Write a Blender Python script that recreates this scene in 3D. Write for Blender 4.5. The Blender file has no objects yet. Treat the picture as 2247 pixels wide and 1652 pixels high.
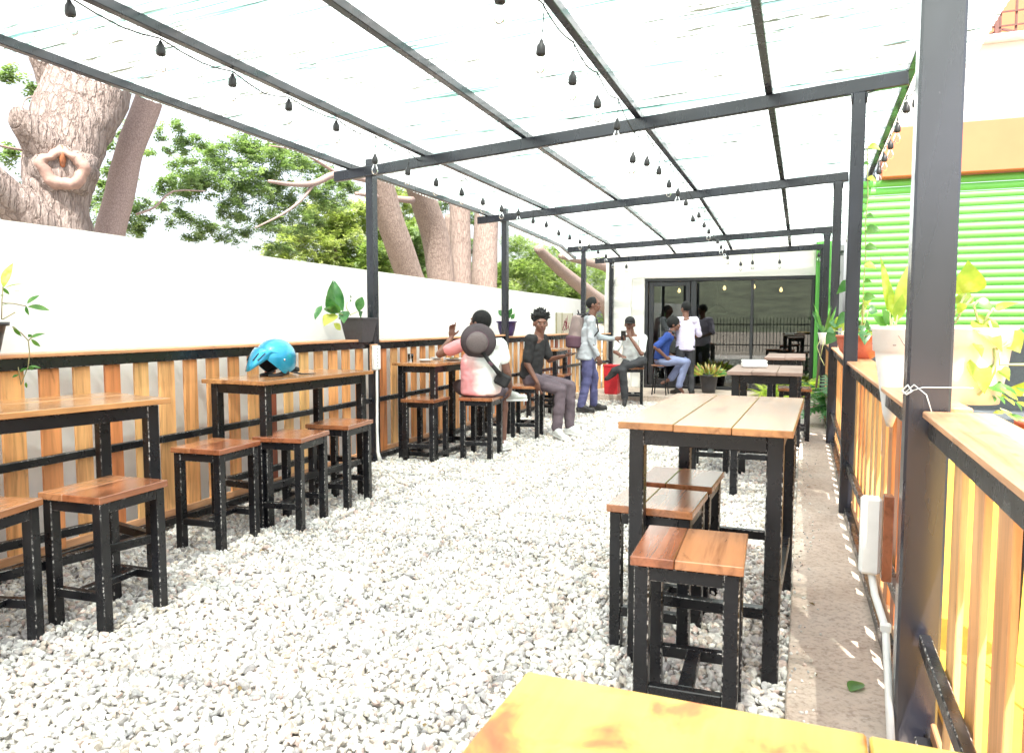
import bpy, math, random
import numpy as np
from mathutils import Vector, Matrix, noise, Euler
random.seed(7); rng = np.random.default_rng(7)
PI = math.pi; R = math.radians
S = bpy.context.scene
C = S.collection

# ------------------------------------------------------------------ camera
cam_d = bpy.data.cameras.new('camera'); cam = bpy.data.objects.new('camera', cam_d); C.objects.link(cam)
cam.location = (0, 0, 1.38)
cam.rotation_euler = (R(90 - 4.263), 0, R(21.282))
cam_d.sensor_width = 36; cam_d.lens = 36 * 1650 / 2247
cam_d.clip_start = .05; cam_d.clip_end = 600
cam_d.dof.use_dof = True; cam_d.dof.focus_distance = 5.5; cam_d.dof.aperture_fstop = 14
S.camera = cam
# ------------------------------------------------------------------ light
SUN_H = Vector((.39, -.92)).normalized(); EL = R(57)
tosun = Vector((SUN_H.x * math.cos(EL), SUN_H.y * math.cos(EL), math.sin(EL)))
w = bpy.data.worlds.new('World'); S.world = w; w.use_nodes = True
nt = w.node_tree; nt.nodes.clear()
wo = nt.nodes.new('ShaderNodeOutputWorld'); bg = nt.nodes.new('ShaderNodeBackground'); sk = nt.nodes.new('ShaderNodeTexSky')
hs = nt.nodes.new('ShaderNodeHueSaturation'); hs.inputs['Saturation'].default_value = .4
sk.sky_type = 'NISHITA'; sk.sun_disc = False; sk.sun_elevation = EL
sk.sun_rotation = math.atan2(SUN_H.x, SUN_H.y); sk.air_density = 1.0; sk.dust_density = 4.0; sk.ozone_density = 1
bg.inputs[1].default_value = .15
nt.links.new(sk.outputs[0], hs.inputs['Color']); nt.links.new(hs.outputs[0], bg.inputs[0]); nt.links.new(bg.outputs[0], wo.inputs[0])
sl = bpy.data.lights.new('sun', 'SUN'); sl.energy = 4.5; sl.angle = R(.53); sl.color = (1, .95, .87)
so = bpy.data.objects.new('sun', sl); C.objects.link(so); so.location = (5, -10, 20)
so.rotation_euler = tosun.to_track_quat('Z', 'Y').to_euler()
S.view_settings.view_transform = 'Standard'; S.view_settings.look = 'None'
S.view_settings.exposure = 1.6; S.view_settings.gamma = 1; S.view_settings.use_curve_mapping = False
S.cycles.use_denoising = True
S.cycles.max_bounces = 8; S.cycles.diffuse_bounces = 4; S.cycles.transparent_max_bounces = 12
S.cycles.sample_clamp_indirect = 8

# ------------------------------------------------------------------ materials
def mat(name): 
    m = bpy.data.materials.new(name); m.use_nodes = True
    return m, m.node_tree, m.node_tree.nodes['Principled BSDF']
def N(nt, t, **k):
    n = nt.nodes.new('ShaderNode' + t)
    for a, b in k.items():
        if a.startswith('i_'): n.inputs[int(a[2:])].default_value = b
        else: setattr(n, a, b)
    return n
def ramp(nt, stops, fac=None):
    n = N(nt, 'ValToRGB'); e = n.color_ramp.elements
    while len(e) < len(stops): e.new(.5)
    for i, (p, c) in enumerate(stops): e[i].position = p; e[i].color = (*c, 1)
    if fac is not None: nt.links.new(fac, n.inputs[0])
    return n
def mixc(nt, fac, a, b, mode='MIX'):
    n = N(nt, 'Mix', data_type='RGBA', blend_type=mode)
    for sock, v in ((n.inputs[0], fac), (n.inputs[6], a), (n.inputs[7], b)):
        if hasattr(v, 'is_linked') or hasattr(v, 'links'): nt.links.new(v, sock)
        elif isinstance(v, (int, float)): sock.default_value = v
        else: sock.default_value = (*v, 1)
    return n.outputs[2]
def coords(nt, scale, objrand=True, space='Object'):
    tc = N(nt, 'TexCoord'); mp = N(nt, 'Mapping'); mp.inputs['Scale'].default_value = scale
    nt.links.new(tc.outputs[space], mp.inputs[0])
    if objrand:
        oi = N(nt, 'ObjectInfo'); mu = N(nt, 'Math', operation='MULTIPLY'); mu.inputs[1].default_value = 57.0
        nt.links.new(oi.outputs['Random'], mu.inputs[0])
        cb = N(nt, 'CombineXYZ'); nt.links.new(mu.outputs[0], cb.inputs[0]); nt.links.new(mu.outputs[0], cb.inputs[1])
        nt.links.new(mu.outputs[0], cb.inputs[2]); nt.links.new(cb.outputs[0], mp.inputs['Location'])
    return mp.outputs[0]
def noise_n(nt, vec, scale=5, detail=4, rough=.55, dist=0):
    n = N(nt, 'TexNoise'); n.inputs['Scale'].default_value = scale; n.inputs['Detail'].default_value = detail
    n.inputs['Roughness'].default_value = rough; n.inputs['Distortion'].default_value = dist
    nt.links.new(vec, n.inputs['Vector']); return n.outputs[0]
def bump(nt, bs, h, strength=.3, dist=.005):
    b = N(nt, 'Bump'); b.inputs['Strength'].default_value = strength; b.inputs['Distance'].default_value = dist
    nt.links.new(h, b.inputs['Height']); nt.links.new(b.outputs[0], bs.inputs['Normal'])
def flat(name, col, rough=.6, metal=0, var=.12, bs=30, spec=.5, bumpd=.002):
    m, nt, b = mat(name)
    v = coords(nt, (1, 1, 1)); n = noise_n(nt, v, bs, 5)
    r = ramp(nt, [(.3, [c * (1 - var) for c in col]), (.7, [min(1, c * (1 + var)) for c in col])], n)
    nt.links.new(r.outputs[0], b.inputs['Base Color']); b.inputs['Roughness'].default_value = rough
    b.inputs['Metallic'].default_value = metal; b.inputs['Specular IOR Level'].default_value = spec
    if name.startswith('gloss'): b.inputs['Coat Weight'].default_value = 1; b.inputs['Coat Roughness'].default_value = .22
    if bumpd: bump(nt, b, n, .3, bumpd)
    return m
def wood(name, axis, stops, rough=.35, grain=1.0, coat=.0, spots=.0):
    """stops: colours between which whole pieces vary; grain runs along axis"""
    m, nt, b = mat(name)
    sc = [26 * grain] * 3; sc[axis] = 1.6 * grain
    v = coords(nt, sc); n1 = noise_n(nt, v, 1.0, 6, .6, .6)
    sc2 = [5] * 3; sc2[axis] = .9
    v2 = coords(nt, sc2); n2 = noise_n(nt, v2, 1.0, 3, .5, 1.2)
    oi = N(nt, 'ObjectInfo'); base = ramp(nt, stops, oi.outputs['Random'])
    g = ramp(nt, [(.3, (.45, .38, .32)), (.52, (1, 1, 1)), (.75, (1.25, 1.2, 1.1))], n1)
    c = mixc(nt, .75, base.outputs[0], g.outputs[0], 'MULTIPLY')
    g2 = ramp(nt, [(.3, (.62, .5, .42)), (.6, (1.1, 1.1, 1.05))], n2)
    c = mixc(nt, .6, c, g2.outputs[0], 'MULTIPLY')
    sc3 = [9] * 3; sc3[axis] = 2.5                                        # knots and dark heartwood streaks
    v3 = coords(nt, sc3); n3 = noise_n(nt, v3, 1.0, 5, .65, 1.5)
    k = ramp(nt, [(.62, (1, 1, 1)), (.72, (.3, .2, .15))], n3)
    c = mixc(nt, .7, c, k.outputs[0], 'MULTIPLY')
    nt.links.new(c, b.inputs['Base Color']); b.inputs['Roughness'].default_value = rough
    b.inputs['Coat Weight'].default_value = coat; b.inputs['Coat Roughness'].default_value = .2
    bump(nt, b, n1, .35, .0015)
    return m
M = {}
M['slat'] = wood('slat_wood', 2, [(0, (.62, .21, .08)), (.2, (.76, .33, .13)), (.5, (.82, .40, .16)), (.75, (.86, .48, .21)), (.92, (.80, .48, .20)), (.94, (.32, .08, .035)), (1, (.26, .06, .03))])
M['cap'] = wood('cap_wood', 1, [(0, (.60, .30, .16)), (1, (.68, .38, .21))])
M['top'] = wood('table_wood', 1, [(0, (.36, .165, .065)), (1, (.44, .22, .09))], .22, 1, .4)
M['topy'] = wood('light_table_wood', 1, [(0, (.58, .30, .10)), (1, (.62, .34, .12))], .3, .8, .3)
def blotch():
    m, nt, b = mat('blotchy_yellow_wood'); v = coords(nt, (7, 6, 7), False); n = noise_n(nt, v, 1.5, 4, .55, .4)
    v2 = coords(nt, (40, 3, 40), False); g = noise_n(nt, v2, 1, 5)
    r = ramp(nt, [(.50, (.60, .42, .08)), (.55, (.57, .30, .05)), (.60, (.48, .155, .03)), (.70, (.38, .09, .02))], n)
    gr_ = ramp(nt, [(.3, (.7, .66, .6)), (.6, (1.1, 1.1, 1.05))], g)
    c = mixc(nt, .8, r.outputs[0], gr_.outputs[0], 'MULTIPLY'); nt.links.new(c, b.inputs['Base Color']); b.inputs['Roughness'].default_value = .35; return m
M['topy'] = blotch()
M['grey_top'] = wood('weathered_wood', 0, [(0, (.24, .16, .135)), (1, (.30, .21, .18))], .6)
M['seat'] = wood('seat_wood', 1, [(0, (.27, .085, .04)), (.5, (.32, .12, .055)), (1, (.38, .17, .08))], .25, 1, .4)
M['bark_plank'] = wood('rough_plank', 2, [(0, (.12, .08, .06)), (1, (.16, .11, .08))], .8)
def paint(name, spec, wear, tint=(.009, .009, .011)):
    m, nt, b = mat(name)
    v = coords(nt, (1, 1, .22 if 'steel' in name else 1)); n = noise_n(nt, v, 60, 6, .7); big = noise_n(nt, v, 3, 3)
    sc = ramp(nt, [(.68 - wear, (0, 0, 0)), (.72 - wear, (1, 1, 1))], n)
    gate = ramp(nt, [(.5 - wear * .6, (0, 0, 0)), (.62 - wear * .6, (1, 1, 1))], big)
    mk = mixc(nt, 1.0, sc.outputs[0], gate.outputs[0], 'MULTIPLY')
    dust = ramp(nt, [(.3, [t * .6 for t in tint]), (.75, [t * 1.6 for t in tint])], big)
    c = mixc(nt, mk, dust.outputs[0], (.42, .40, .38))
    nt.links.new(c, b.inputs['Base Color']); 
    rr = N(nt, 'MapRange'); rr.inputs[3].default_value = .16; rr.inputs[4].default_value = .42
    nt.links.new(noise_n(nt, v, 14, 4), rr.inputs[0]); nt.links.new(rr.outputs[0], b.inputs['Roughness'])
    bump(nt, b, n, .25, .001); b.inputs['Specular IOR Level'].default_value = spec
    if name.startswith('gloss'): b.inputs['Coat Weight'].default_value = 1; b.inputs['Coat Roughness'].default_value = .22
    return m
M['black'] = paint('black_paint', .38, 0); M['steel'] = paint('black_steel_paint', .62, 0, (.011, .013, .02)); M['gloss'] = paint('glossy_steel_paint', .9, 0, (.014, .015, .024)); M['edge'] = paint('worn_edge', .4, .16)
M['white_wall'] = flat('white_render', (.85, .85, .84), .85, var=.035, bs=7, bumpd=.004)
M['facade'] = flat('white_plaster', (.74, .72, .68), .85, var=.03, bs=3)
M['green'] = flat('green_paint', (.13, .47, .08), .5, var=.06, bs=4)
M['orange'] = flat('orange_paint', (.60, .165, .07), .5, var=.05, bs=4)
M['pot_black'] = flat('black_plastic', (.035, .034, .04), .45)
M['pot_grey'] = flat('grey_plastic', (.055, .052, .06), .5)
M['purple'] = flat('purple_plastic', (.05, .03, .12), .4)
M['terra'] = flat('terracotta', (.55, .14, .08), .55)
M['white'] = flat('white_plastic', (.78, .78, .76), .35, var=.03)
M['soil'] = flat('soil', (.06, .04, .03), .95, var=.4)
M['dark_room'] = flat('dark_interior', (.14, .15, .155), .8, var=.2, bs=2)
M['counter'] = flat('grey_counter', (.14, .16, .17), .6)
M['alu'] = flat('dark_aluminium', (.025, .026, .03), .35)
M['rubber'] = flat('rubber', (.02, .02, .02), .6)
M['strip_yellow'] = flat('added_strip_yellow', (.62, .36, .035), .7, var=.12, bs=6)  # for the added strip: gives the sunlit yellow between right fence slats
M['rust'] = flat('rusty_steel', (.12, .05, .04), .7)
M['red'] = flat('red_plastic', (.55, .02, .03), .45)
M['wire'] = flat('black_cable', (.02, .02, .022), .5)
M['twine'] = flat('white_twine', (.7, .7, .68), .8)
M['paper'] = flat('cream_board', (.62, .58, .48), .8, var=.05)
M['crimson'] = flat('crimson_print', (.22, .03, .05), .8)
M['ceramic'] = flat('white_ceramic', (.75, .75, .74), .2)
M['chrome'] = flat('chrome', (.6, .6, .6), .15, metal=1)
def concrete():
    m, nt, b = mat('dusty_concrete'); v = coords(nt, (1, 1, 1), False)
    a = noise_n(nt, v, 2.2, 5, .6, .5); f = noise_n(nt, v, 45, 6, .7)
    r = ramp(nt, [(.25, (.38, .295, .24)), (.5, (.49, .395, .33)), (.75, (.57, .49, .43))], a)
    r2 = ramp(nt, [(.35, (.62, .58, .55)), (.5, (1, 1, 1)), (.7, (1.15, 1.13, 1.1))], f)
    c = mixc(nt, .85, r.outputs[0], r2.outputs[0], 'MULTIPLY')
    vo = N(nt, 'TexVoronoi'); vo.inputs['Scale'].default_value = 130; nt.links.new(v, vo.inputs['Vector'])
    sp = ramp(nt, [(.04, (.75, .7, .64)), (.1, (0, 0, 0))], vo.outputs[0])
    c = mixc(nt, .5, c, sp.outputs[0], 'SCREEN')
    nt.links.new(c, b.inputs['Base Color']); b.inputs['Roughness'].default_value = .9
    bump(nt, b, f, .8, .006); return m
M['concrete'] = concrete()
def stonem():
    m, nt, b = mat('crushed_stone')
    at = N(nt, 'Attribute'); at.attribute_name = 'tint'
    v = coords(nt, (1, 1, 1), False); f = noise_n(nt, v, 70, 4, .6)
    r2 = ramp(nt, [(.3, (.75, .73, .72)), (.7, (1.15, 1.15, 1.13))], f)
    c = mixc(nt, 1.0, at.outputs['Color'], r2.outputs[0], 'MULTIPLY')
    nt.links.new(c, b.inputs['Base Color']); b.inputs['Roughness'].default_value = .8; return m
M['stone'] = stonem()
M['earth'] = flat('earth', (.30, .26, .21), .95, var=.35, bs=1.5, bumpd=.01)
M['bed'] = flat('gravel_bed', (.42, .39, .36), .95, var=.5, bs=40, bumpd=.01)
M['road'] = flat('asphalt', (.10, .10, .10), .9, var=.3, bs=8)
def barkm(name, c0, c1, sc=(7, 7, 2.2), d=.05, pale=0):
    m, nt, b = mat(name); v = coords(nt, sc, True)
    n1 = noise_n(nt, v, 1.6, 6, .65, 1.2)
    vo = N(nt, 'TexVoronoi', feature='DISTANCE_TO_EDGE'); vo.inputs['Scale'].default_value = 1.6
    mx = N(nt, 'Mix', data_type='VECTOR'); mx.inputs[0].default_value = .5
    nz = N(nt, 'TexNoise'); nz.inputs['Scale'].default_value = 2.0; nt.links.new(v, nz.inputs['Vector'])
    nt.links.new(v, mx.inputs[4]); nt.links.new(nz.outputs[1], mx.inputs[5]); nt.links.new(mx.outputs[1], vo.inputs['Vector'])
    cr = ramp(nt, [(0, (.62, .57, .55)), (.16, (1, 1, 1))], vo.outputs[0])
    r = ramp(nt, [(.3, c0), (.7, c1)], n1)
    c = mixc(nt, .8, r.outputs[0], cr.outputs[0], 'MULTIPLY')
    nt.links.new(c, b.inputs['Base Color']); b.inputs['Roughness'].default_value = .9
    ad = N(nt, 'Math', operation='ADD'); nt.links.new(n1, ad.inputs[0]); nt.links.new(cr.outputs[0], ad.inputs[1])
    bump(nt, b, ad.outputs[0], .9, d); return m
M['bark'] = barkm('rough_bark', (.21, .165, .145), (.40, .33, .295), (17, 17, 4.5), .045)
M['bark2'] = barkm('smooth_bark', (.30, .22, .195), (.40, .31, .275), (60, 60, 40), .004)
M['bark3'] = barkm('streaked_bark', (.24, .18, .155), (.40, .32, .27), (38, 38, 5), .02)
M['cutwood'] = flat('cut_wood', (.33, .215, .175), .8, var=.3, bs=12, bumpd=.01)
def leafm(name, stops, tr=.45, rough=.5, attr=True):
    m, nt, b = mat(name)
    if attr:
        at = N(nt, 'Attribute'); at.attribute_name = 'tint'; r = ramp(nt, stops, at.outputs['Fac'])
        # Fac of a colour attribute is its luminance
    else:
        v = coords(nt, (1, 1, 1)); r = ramp(nt, stops, noise_n(nt, v, 14, 3))
    nt.links.new(r.outputs[0], b.inputs['Base Color']); b.inputs['Roughness'].default_value = rough
    t = N(nt, 'BsdfTranslucent'); mx = N(nt, 'MixShader'); mx.inputs[0].default_value = tr
    br = mixc(nt, 1.0, r.outputs[0], (1.5, 1.7, .8), 'MULTIPLY'); nt.links.new(br, t.inputs[0])
    nt.links.new(b.outputs[0], mx.inputs[1]); nt.links.new(t.outputs[0], mx.inputs[2])
    nt.links.new(mx.outputs[0], nt.nodes['Material Output'].inputs[0]); return m
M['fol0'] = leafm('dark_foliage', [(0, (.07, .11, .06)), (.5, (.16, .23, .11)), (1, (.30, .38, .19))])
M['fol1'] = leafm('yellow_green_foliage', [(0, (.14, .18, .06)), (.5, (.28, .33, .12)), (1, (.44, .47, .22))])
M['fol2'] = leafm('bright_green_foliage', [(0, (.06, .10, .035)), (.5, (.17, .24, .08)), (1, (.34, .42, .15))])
M['leafg'] = leafm('green_leaf', [(.3, (.05, .16, .03)), (.7, (.13, .28, .06))], .35, .35, False)
M['leafd'] = leafm('glossy_leaf', [(.3, (.03, .13, .04)), (.7, (.10, .24, .08))], .25, .25, False)
M['leafy'] = leafm('yellow_leaf', [(.3, (.30, .36, .05)), (.7, (.55, .55, .16))], .35, .4, False)
M['leafp'] = leafm('pothos_leaf', [(.35, (.24, .36, .05)), (.55, (.42, .48, .08)), (.75, (.6, .62, .3))], .4, .35, False)
M['leafr'] = leafm('croton_leaf', [(.3, (.10, .16, .03)), (.5, (.35, .25, .06)), (.7, (.45, .12, .08))], .3, .4, False)
M['stem'] = flat('stem', (.25, .22, .10), .6)
M['stemp'] = flat('pale_stem', (.45, .48, .22), .6)
def roofm():
    m, nt, b = mat('translucent_sheet'); nt.nodes.remove(b)
    v = coords(nt, (.6, 22, 1), False); n = noise_n(nt, v, 1.0, 5, .65, .3)
    v2 = coords(nt, (2.6, 55, 1), False); n2 = noise_n(nt, v2, 1.0, 4, .6, .2)
    base = ramp(nt, [(.35, (.12, .23, .21)), (.41, (.36, .50, .47)), (.47, (.80, .88, .86)), (.7, (.92, .95, .93))], n)
    dirt = ramp(nt, [(.565, (1, 1, 1)), (.60, (.13, .125, .095))], n2)
    v3 = coords(nt, (.5, 1, .5), False); gate = ramp(nt, [(.34, (0, 0, 0)), (.5, (1, 1, 1))], noise_n(nt, v3, 1.6, 3))
    dm = mixc(nt, gate.outputs[0], (1, 1, 1), dirt.outputs[0])
    c = mixc(nt, 1.0, base.outputs[0], dm, 'MULTIPLY')
    tcx = N(nt, 'TexCoord'); sxy = N(nt, 'SeparateXYZ'); nt.links.new(tcx.outputs['Object'], sxy.inputs[0])      # sheet laps every 0.95 m
    ad = N(nt, 'Math', operation='ADD'); ad.inputs[1].default_value = 1.65; nt.links.new(sxy.outputs[1], ad.inputs[0])
    md = N(nt, 'Math', operation='MODULO'); md.inputs[1].default_value = .95; nt.links.new(ad.outputs[0], md.inputs[0])
    lap = ramp(nt, [(.0, (.20, .30, .28)), (.012, (.42, .56, .53)), (.03, (.75, .88, .85)), (.075, (1, 1, 1))], md.outputs[0])
    c = mixc(nt, .8, c, lap.outputs[0], 'MULTIPLY')
    t = N(nt, 'BsdfTranslucent'); tp = N(nt, 'BsdfTransparent'); g = N(nt, 'BsdfGlossy'); g.inputs['Roughness'].default_value = .3
    nt.links.new(c, t.inputs[0]); nt.links.new(c, tp.inputs[0])
    m1 = N(nt, 'MixShader'); m1.inputs[0].default_value = .3; nt.links.new(t.outputs[0], m1.inputs[1]); nt.links.new(tp.outputs[0], m1.inputs[2])
    m2 = N(nt, 'MixShader'); m2.inputs[0].default_value = .04; nt.links.new(m1.outputs[0], m2.inputs[1]); nt.links.new(g.outputs[0], m2.inputs[2])
    nt.links.new(m2.outputs[0], nt.nodes['Material Output'].inputs[0]); return m
M['roof'] = roofm()
def glassm(name, tint, fres=1.45, rough=0.0):
    m, nt, b = mat(name); nt.nodes.remove(b)
    tp = N(nt, 'BsdfTransparent'); tp.inputs[0].default_value = (*tint, 1); g = N(nt, 'BsdfGlossy'); g.inputs['Roughness'].default_value = rough
    f = N(nt, 'Fresnel'); f.inputs[0].default_value = fres; mx = N(nt, 'MixShader')
    nt.links.new(f.outputs[0], mx.inputs[0]); nt.links.new(tp.outputs[0], mx.inputs[1]); nt.links.new(g.outputs[0], mx.inputs[2])
    nt.links.new(mx.outputs[0], nt.nodes['Material Output'].inputs[0]); return m
M['glass'] = glassm('tinted_glass', (.55, .60, .59), 2.1)
M['bulb_glass'] = glassm('clear_glass', (.93, .93, .93), 1.4)
def emit(name, col, s):
    m, nt, b = mat(name); b.inputs['Base Color'].default_value = (*col, 1)
    b.inputs['Emission Color'].default_value = (*col, 1); b.inputs['Emission Strength'].default_value = s; return m
M['lit'] = emit('lit_bulb', (1, .62, .25), 3.0)
def metalpaint():
    m, nt, b = mat('blue_metallic'); v = coords(nt, (1, 1, 1)); n = noise_n(nt, v, 300, 2)
    r = ramp(nt, [(.3, (.0, .22, .42)), (.7, (.01, .36, .58))], n); nt.links.new(r.outputs[0], b.inputs['Base Color'])
    b.inputs['Metallic'].default_value = .55; b.inputs['Roughness'].default_value = .3; b.inputs['Coat Weight'].default_value = 1; return m
M['helmet'] = metalpaint()
def cloth(name, col, var=.12, bs=90): return flat(name, col, .9, var=var, bs=bs, spec=.2)
M['skin1'] = flat('skin', (.17, .075, .05), .5, var=.08, bs=12); M['skin2'] = flat('skin_brown', (.20, .09, .06), .5, var=.08, bs=12)
M['hair'] = flat('black_hair', (.004, .004, .004), .85, var=.3, bs=120)
M['eye'] = flat('eye_white', (.28, .24, .21), .35); M['iris'] = flat('dark_iris', (.02, .012, .01), .2)
M['lip'] = flat('lips', (.15, .05, .045), .5)
M['black_cloth'] = cloth('black_cloth', (.03, .029, .03)); M['mauve'] = cloth('mauve_denim', (.13, .10, .115))
M['blue_denim'] = cloth('blue_denim', (.10, .10, .21)); M['grey_shirt'] = cloth('grey_shirt', (.42, .44, .47))
M['dark_jeans'] = cloth('dark_jeans', (.055, .055, .06)); M['white_tee'] = cloth('white_tee', (.72, .73, .72), .04)
M['blue_tee'] = cloth('blue_tee', (.035, .07, .26)); M['pale_jeans'] = cloth('pale_jeans', (.22, .25, .40))
M['lilac'] = cloth('lilac_shirt', (.66, .60, .76), .08, 6); M['charcoal'] = cloth('charcoal_cloth', (.075, .06, .065))
M['hat_top'] = cloth('washed_charcoal', (.13, .105, .105)); M['plum'] = cloth('plum_canvas', (.11, .06, .08)); M['taupe'] = cloth('taupe_canvas', (.26, .20, .19))
M['shoe_w'] = flat('white_shoe', (.7, .7, .68), .5); M['shoe_b'] = flat('black_shoe', (.025, .022, .022), .6)
M['shoe_g'] = flat('grey_shoe', (.40, .41, .38), .6); M['coral'] = flat('coral_rubber', (.7, .16, .12), .5)
M['phone'] = flat('phone_glass', (.01, .01, .012), .12); M['straw'] = flat('cigarette', (.75, .72, .65), .7)
def tiedye():
    m, nt, b = mat('tie_dye'); v = coords(nt, (1, 1, 1), False)
    sx = N(nt, 'SeparateXYZ'); nt.links.new(v, sx.inputs[0]); n = noise_n(nt, v, 4, 4, .5, .6)
    # pink rises from the left hip and the lower hem
    a = N(nt, 'MapRange'); a.inputs[1].default_value = .10; a.inputs[2].default_value = -.22; nt.links.new(sx.outputs[0], a.inputs[0])
    z = N(nt, 'MapRange'); z.inputs[1].default_value = 1.05; z.inputs[2].default_value = .62; nt.links.new(sx.outputs[2], z.inputs[0])
    s1 = N(nt, 'Math', operation='MULTIPLY'); nt.links.new(a.outputs[0], s1.inputs[0]); s1.inputs[1].default_value = .62
    s2 = N(nt, 'Math', operation='MULTIPLY_ADD'); nt.links.new(z.outputs[0], s2.inputs[0]); s2.inputs[1].default_value = .34; nt.links.new(s1.outputs[0], s2.inputs[2])
    s3 = N(nt, 'Math', operation='MULTIPLY_ADD'); nt.links.new(n, s3.inputs[0]); s3.inputs[1].default_value = .9; nt.links.new(s2.outputs[0], s3.inputs[2])
    r = ramp(nt, [(.66, (.72, .73, .70)), (.92, (.74, .44, .42)), (1.0, (.70, .28, .29))], s3.outputs[0])
    nt.links.new(r.outputs[0], b.inputs['Base Color']); b.inputs['Roughness'].default_value = .9; return m
M['tiedye'] = tiedye()

# ------------------------------------------------------------------ mesh helpers
BOXV = np.array([[sx, sy, sz] for sx in (-1, 1) for sy in (-1, 1) for sz in (-1, 1)], float)
class MB:
    def __init__(s): s.v = []; s.f = []; s.sm = []; s.mi = []
    def add(s, vs, fs, smooth=False, T=None, mi=None):
        o = len(s.v)
        if T is not None: vs = [T @ Vector(v) for v in vs]
        s.v += [tuple(v) for v in vs]; s.f += [tuple(i + o for i in f) for f in fs]; s.sm += [smooth] * len(fs); s.mi += mi or [0] * len(fs); return s
    def box(s, c, d, ch=0, T=None, rz=0):
        hx, hy, hz = [a / 2 for a in d]
        if rz: T = (T or Matrix()) @ Matrix.Translation(c) @ Matrix.Rotation(rz, 4, 'Z'); c = (0, 0, 0)
        if ch <= 0:
            vs = [(c[0] + x * hx, c[1] + y * hy, c[2] + z * hz) for x in (-1, 1) for y in (-1, 1) for z in (-1, 1)]
            fs = [(0, 1, 3, 2), (4, 6, 7, 5), (0, 4, 5, 1), (2, 3, 7, 6), (0, 2, 6, 4), (1, 5, 7, 3)]
            return s.add(vs, fs, False, T)
        vs = []; idx = {}
        for x in (-1, 1):
            for y in (-1, 1):
                for z in (-1, 1):
                    for k in range(3):
                        p = [x * (hx - ch), y * (hy - ch), z * (hz - ch)]
                        p[k] = (x * hx, y * hy, z * hz)[k]
                        idx[(x, y, z, k)] = len(vs); vs.append((c[0] + p[0], c[1] + p[1], c[2] + p[2]))
        fs = []
        ring = [(-1, -1), (1, -1), (1, 1), (-1, 1)]
        def key(k, a, u, v):
            t = [0, 0, 0]; t[k] = a; t[(k + 1) % 3] = u; t[(k + 2) % 3] = v; return tuple(t)
        for k in range(3):
            for a in (-1, 1):
                q = [idx[key(k, a, u, v) + (k,)] for u, v in ring]
                fs.append(tuple(q if a > 0 else q[::-1]))
        for k in range(3):                                               # edge chamfers run along axis k
            i, j = (k + 1) % 3, (k + 2) % 3
            for u in (-1, 1):
                for v in (-1, 1):
                    A = key(k, -1, u, v); B = key(k, 1, u, v)
                    q = [idx[A + (i,)], idx[B + (i,)], idx[B + (j,)], idx[A + (j,)]]
                    fs.append(tuple(q[::-1] if u * v > 0 else q))
        for x in (-1, 1):
            for y in (-1, 1):
                for z in (-1, 1):
                    q = [idx[(x, y, z, k)] for k in range(3)]
                    fs.append(tuple(q if x * y * z > 0 else q[::-1]))
        return s.add(vs, fs, False, T, [0] * 6 + [1] * (len(fs) - 6))
    def beam(s, p0, p1, wd, ht, ch=0, up=(0, 0, 1)):
        p0 = Vector(p0); p1 = Vector(p1); d = p1 - p0; L = d.length; d.normalize()
        x = d.cross(Vector(up)).normalized(); z = x.cross(d)
        T = Matrix((x, d, z)).transposed().to_4x4(); T.translation = (p0 + p1) / 2
        return s.box((0, 0, 0), (wd, L, ht), ch, T)
    def tube(s, pts, rad, n=8, caps=True, smooth=True, jit=0):
        pts = [Vector(p) for p in pts]; k = len(pts)
        rad = rad if hasattr(rad, '__len__') else [rad] * k
        vs = []; fs = []; prev = None
        for i, p in enumerate(pts):
            t = (pts[min(i + 1, k - 1)] - pts[max(i - 1, 0)]).normalized()
            if prev is None:
                a = Vector((0, 0, 1)) if abs(t.z) < .9 else Vector((1, 0, 0)); u = t.cross(a).normalized()
            else: u = (prev - t * prev.dot(t)).normalized()
            prev = u; v = t.cross(u)
            for j in range(n):
                an = 2 * PI * j / n; r = rad[i]
                if jit:
                    q = p + (u * math.cos(an) + v * math.sin(an)) * r
                    r *= 1 + jit * noise.noise(q * 2.3) + jit * .5 * noise.noise(q * 7)
                vs.append(p + (u * math.cos(an) + v * math.sin(an)) * r)
        for i in range(k - 1):
            for j in range(n):
                a = i * n + j; b = i * n + (j + 1) % n
                fs.append((a, b, b + n, a + n))
        if caps: fs += [tuple(range(n))[::-1], tuple(range((k - 1) * n, k * n))]
        return s.add(vs, fs, smooth)
    def lathe(s, prof, c=(0, 0, 0), n=20, smooth=True, sq=False, T=None):
        vs = []; fs = []
        for r, z in prof:
            for j in range(n):
                an = 2 * PI * j / n
                vs.append((c[0] + r * math.cos(an), c[1] + r * math.sin(an), c[2] + z))
        for i in range(len(prof) - 1):
            for j in range(n):
                a = i * n + j; b = i * n + (j + 1) % n
                fs.append((a, b, b + n, a + n))
        fs += [tuple(range(n))[::-1], tuple(range((len(prof) - 1) * n, len(prof) * n))]
        return s.add(vs, fs, smooth, T)
    def mesh(s, name):
        me = bpy.data.meshes.new(name); me.from_pydata(s.v, [], s.f)
        me.polygons.foreach_set('use_smooth', s.sm); me.update(); return me
    def worn(s, name):
        me = s.mesh(name); me.materials.append(M['black']); me.materials.append(M['edge']); me.polygons.foreach_set('material_index', s.mi); return me
    def build(s, name, m, parent=None, loc=(0, 0, 0), rz=0):
        if m == 'black' and any(s.mi): return link(name, s.worn(name), None, parent, loc, rz)
        return link(name, s.mesh(name), m, parent, loc, rz)
def link(name, me, m, parent=None, loc=(0, 0, 0), rz=0):
    if m is not None and not me.materials: me.materials.append(M[m] if isinstance(m, str) else m)
    o = bpy.data.objects.new(name, me); C.objects.link(o); o.location = loc; o.rotation_euler = (0, 0, rz)
    if parent: o.parent = parent
    return o
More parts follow.
